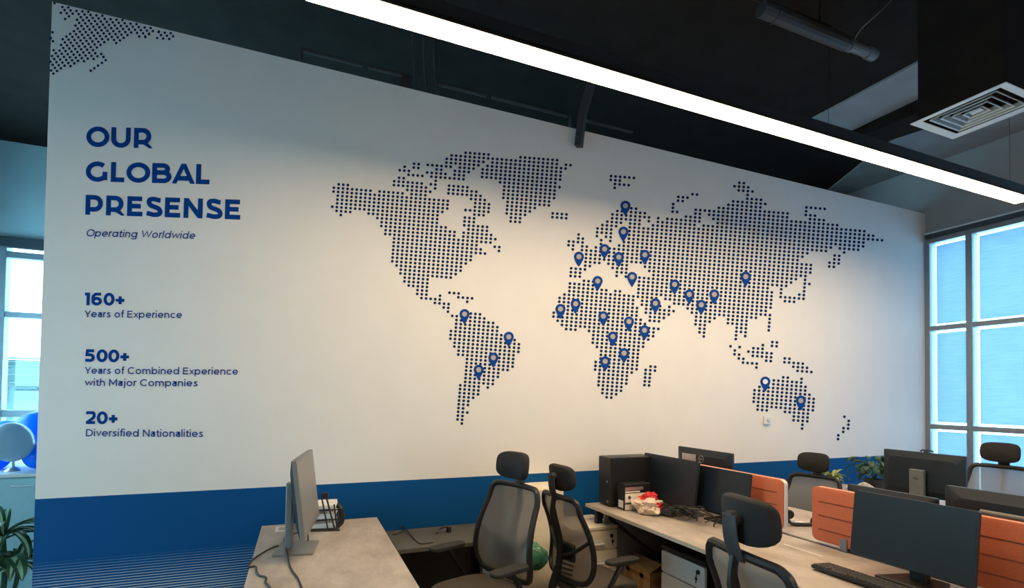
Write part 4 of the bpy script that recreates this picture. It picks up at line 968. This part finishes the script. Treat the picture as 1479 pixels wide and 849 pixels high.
# open carton
t = thing('cardboard_box', 'taped brown cardboard box on the floor between the two pedestals', 'cardboard box', (2.56, 3.215, 0), 0)
q = MB(); wd, dp, ht, th = .20, .180, .325, .005
q.box((-wd, -dp, 0), (wd, dp, th)); q.box((-wd, -dp, 0), (wd, -dp+th, ht)); q.box((-wd, dp-th, 0), (wd, dp, ht)); q.box((-wd, -dp, 0), (-wd+th, dp, ht)); q.box((wd-th, -dp, 0), (wd, dp, ht)); q.build('carton', 'cardboard', t)
def flap(a, b_, out, drop):
    a, b_ = Vector(a), Vector(b_); q = MB(); o = Vector(out)
    q.rings([[a, b_, b_+o+Vector((0, 0, drop)), a+o+Vector((0, 0, drop))], [p+Vector((0, 0, -.004)) for p in (a, b_, b_+o+Vector((0, 0, drop)), a+o+Vector((0, 0, drop)))]]); q.build('flap', 'cardboard', t)
flap((-wd, -dp, ht), (wd, -dp, ht), (0, .15, 0), .03); flap((wd, dp, ht), (-wd, dp, ht), (0, -.13, 0), .05); flap((wd, -dp, ht), (wd, dp, ht), (-.13, 0, 0), .06); flap((-wd, dp, ht), (-wd, -dp, ht), (.10, 0, 0), .05)
q = MB(); q.box((-.03, -dp-.0015, .0), (.03, -dp-.0003, ht)); q.box((-wd-.001, -dp-.0015, ht*.72), (wd+.001, -dp-.0003, ht*.86)); q.box((wd+.0003, -.03, 0), (wd+.0015, .03, ht)); q.box((-wd-.0015, -dp-.001, ht*.80), (-wd-.0003, dp+.001, ht*.90)); q.box((-wd-.0015, -.10, 0), (-wd-.0003, -.055, ht)); q.box((-wd-.0015, .07, 0), (-wd-.0003, .115, ht)); q.build('tape', 'tape', t)
# cream locker behind the chairs with a green bag hung from its knob
t = thing('storage_cabinet', 'narrow cream cabinet against the blue wall band behind the two chairs', 'cabinet', (1.675, 3.58, 0))
q = MB(); q.box((-.20, -.11, .04), (.20, .13, .905), .004); q.build('body', 'cream', t)
q = MB(); q.box((-.195, -.128, .06), (.195, -.111, .895), .004); d = q.build('door', 'cream', t)
q = MB(); q.lathe([(0, -.150), (.018, -.150), (.022, -.144), (.010, -.138), (.008, -.128)], (-.105, 0, .575), 18, 'y'); q.build('knob', 'black', d, True)
q = MB(); q.box((-.19, -.10, 0), (.19, .12, .04)); q.build('plinth', 'darkgrey', t)
t = thing('plastic_bag', 'green plastic bag hanging between the two office chairs near the wall', 'plastic bag', (1.57, 3.365, .345))
q = MB(); crumple(q, .115, .085, .100, 8.1, .18, 4, True); q.build('body', 'green_bag', t, True, angle=60)
q = MB(); q.tube(crom([(-.03, .0, .15), (-.012, .06, .21), (.0, .072, .232), (.012, .06, .21), (.03, 0, .15)], 5), .009, 8, flat=.5); q.build('handle', 'green_bag', t, True)

# ------------------------------------------------------------------ plants
def strap_leaf(q, base, az, el, ln, wd, droop, stripe=True, n=9):
    """arching strap leaf with a pale middle stripe; rises at el, bends down by droop"""
    d = Vector((math.cos(az), math.sin(az), 0)); sd = Vector((-math.sin(az), math.cos(az), 0))
    p = Vector(base); pts = []; a = el
    for k in range(n+1):
        pts.append((p.copy(), a)); a -= droop/n; p = p + (d*math.cos(a)+Vector((0, 0, math.sin(a))))*(ln/n)
    rows = []
    for k, (p, a) in enumerate(pts):
        u = k/n; w_ = wd*max(.03, (math.sin(PI*min(1, u*.92+.08))**.6)); nrm = d*(-math.sin(a))+Vector((0, 0, math.cos(a)))
        rows.append([q.bm.verts.new(p+sd*(w_*s)+nrm*(abs(s)*w_*.45)) for s in (-.5, -.17, .17, .5)])
    for a_, b_ in zip(rows, rows[1:]):
        for j in range(3):
            f = q.bm.faces.new((a_[j], a_[j+1], b_[j+1], b_[j])); f.material_index = 1 if (j == 1 and stripe) else 0
random.seed(11)
t = thing('potted_plant', 'tall striped-leaf potted plant at the left end of the map wall', 'plant', (-1.80, 4.42, 0))
q = MB(); q.lathe([(0, 0), (.13, 0), (.145, .02), (.165, .20), (.172, .215), (.155, .215), (.15, .18), (0, .18)], n=28); q.build('pot', 'pot', t, True)
q = MB(); q.lathe([(0, .178), (.150, .178), (.150, .185), (0, .195)], n=20); q.build('soil', 'soil', t)
q = MB(); q.tube(crom([(0, 0, .17), (.01, 0, .38), (-.01, .01, .60)], 4), .016, 8); q.tube(crom([(.05, -.03, .17), (.09, -.05, .32), (.10, -.05, .42)], 4), .013, 8); q.build('stem', 'leaf', t, True)
q = MB()
for k in range(22): strap_leaf(q, (-.01, .01, .58+.06*random.random()), k*2.4+random.uniform(-.3, .3), random.uniform(.35, 1.25), random.uniform(.30, .44), random.uniform(.045, .065), random.uniform(1.2, 2.2))
for k in range(14): strap_leaf(q, (.10, -.05, .42+.04*random.random()), k*2.4+.7, random.uniform(.3, 1.2), random.uniform(.24, .34), random.uniform(.045, .06), random.uniform(1.2, 2.2))
strap_leaf(q, (.03, -.05, .44), -.9, 1.1, .36, .095, 2.3); strap_leaf(q, (.05, -.08, .40), -1.6, 1.0, .34, .09, 2.3)
q.build('foliage', ['leaf', 'leaf_light'], t, True, solid=.0015)
t2 = t
# small plant in a white pot on the farther desk
t = thing('potted_plant', 'small pale-leaved plant in an off-white pot on the farther desk', 'plant', (4.58, 3.24, DZ))
q = MB(); q.lathe([(0, 0), (.045, 0), (.052, .01), (.066, .12), (.070, .13), (.062, .13), (.058, .115), (0, .112)], n=24); q.build('pot', 'pot', t, True)
q = MB()
for k in range(18): strap_leaf(q, (0, 0, .11), k*2.4, random.uniform(.6, 1.4), random.uniform(.10, .19), .034, random.uniform(.8, 1.8), True, 6)
q.build('foliage', ['leaf_yellow', 'leaf_light'], t, True, solid=.001)
t = thing('potted_plant', 'dark bushy plant on the farther desk in front of the blue wall band', 'plant', (4.76, 2.98, DZ))
q = MB(); q.lathe([(0, 0), (.06, 0), (.07, .01), (.085, .13), (.09, .14), (.08, .14), (.075, .12), (0, .12)], n=24); q.build('pot', 'darkgrey', t, True)
q = MB()
for k in range(9):
    a = k*2.4; q.tube(crom([(0, 0, .12), (.04*math.cos(a), .04*math.sin(a), .22), (.11*math.cos(a), .11*math.sin(a), .30)], 4), .004, 6)
q.build('stem', 'leaf', t)
q = MB()
for k in range(46):
    a = k*2.4; r_ = .03+.12*random.random(); strap_leaf(q, (r_*math.cos(a), r_*math.sin(a), .18+.15*random.random()), a+random.uniform(-.6, .6), random.uniform(-.1, .9), random.uniform(.08, .13), .052, random.uniform(.8, 1.7), False, 6)
q.build('foliage', ['leaf', 'leaf_light'], t, True, solid=.001)
t = thing('plastic_bag', 'crumpled clear plastic bag beside the small plant on the farther desk', 'plastic bag', (4.50, 2.90, DZ))
q = MB(); crumple(q, .10, .16, .062, 5.5, .35, 4); q.build('body', 'crumple', t, True, angle=50)
q = MB(); q.tube(crom([(.0, .05, .09), (.0, .0, .12), (.0, -.06, .10)], 5), .02, 8, flat=.4); q.build('handle', 'crumple', t, True)

# ------------------------------------------------------------------ left background
t = thing('storage_cabinet', 'pale grey low cabinet under the balloons at the left edge', 'cabinet', (-2.52, 5.15, 0))
q = MB(); q.box((-.84, -.22, .05), (.84, .95, .940), .003); q.build('body', 'cabinetgrey', t)
q = MB(); q.box((-.85, -.245, .940), (.85, .96, .965), .004); q.build('top', 'white', t)
for k in range(2):
    x = -.835+k*.838; q = MB(); q.box((x, -.238, .07), (x+.830, -.221, .930), .003); d = q.build('door', 'cabinetgrey', t)
    q = MB(); q.box((x+.55, -.250, .870), (x+.68, -.238, .880), .002); q.build('handle', 'steel', d)
q = MB(); q.box((-.82, -.2, 0), (.82, .2, .05)); q.build('plinth', 'darkgrey', t)
def balloon(label, x, y, Y, r, colr, sq=1.0, tilt=0):
    c = on_y(x, y, Y); t = thing('balloon', label, 'balloon', (round(c.x, 2), round(c.y, 2), round(c.z, 3)), 0, 'balloons on the cabinet')
    prof = [(0, -r*1.12)]+[(r*math.sin(PI*k/22)*(1 if k > 9 else 1), -r*math.cos(PI*k/22)*(1.10 if k < 11 else 1)) for k in range(1, 22)]+[(0, r)]
    m_ = Matrix.Rotation(R(tilt), 3, 'Y')
    q = MB(); q.lathe(prof, n=32)
    for v in q.bm.verts: v.co = m_ @ Vector((v.co.x*1.0, v.co.y, v.co.z*sq))
    q.build('skin', colr, t, True, angle=80)
    q = MB(); q.lathe([(0, -r*1.10), (.006, -r*1.11), (.014, -r*1.11-.022), (0, -r*1.11-.02)], n=12)
    for v in q.bm.verts: v.co = m_ @ Vector((v.co.x, v.co.y, v.co.z*sq))
    q.build('knot', colr, t, True)
balloon('large blue balloon highest of the bunch at the left end of the wall', 60, 627, 5.60, .200, 'balloon_blue')
balloon('grey balloon in front of the blue balloons at the left edge', 18, 638, 5.05, .150, 'balloon_grey', .84, 80)
balloon('blue balloon low beside the wall end, right of the silver trophy', 55, 657, 5.16, .098, 'balloon_blue')
balloon('blue balloon low at the left frame edge under the grey one', -8, 658, 5.24, .105, 'balloon_blue')
balloon('blue balloon mostly hidden behind the grey balloon', 12, 630, 5.92, .145, 'balloon_blue')
p = on_y(18, 684, 5.10)
t = thing('trophy', 'small silver trophy on the cabinet between the balloons', 'trophy', (round(p.x, 2), 5.10, .9655))
q = MB(); q.lathe([(0, 0), (.050, 0), (.045, .012), (.012, .035), (.010, .07), (.03, .085), (.04, .13), (.034, .13), (.024, .09), (0, .085)], n=20); q.build('cup', 'steel', t, True)
q = MB(); q.tube(crom([(.036, 0, .12), (.06, 0, .11), (.05, 0, .09), (.028, 0, .085)], 5), .004, 6); q.tube(crom([(-.036, 0, .12), (-.06, 0, .11), (-.05, 0, .09), (-.028, 0, .085)], 5), .004, 6); q.build('handle', 'steel', t)
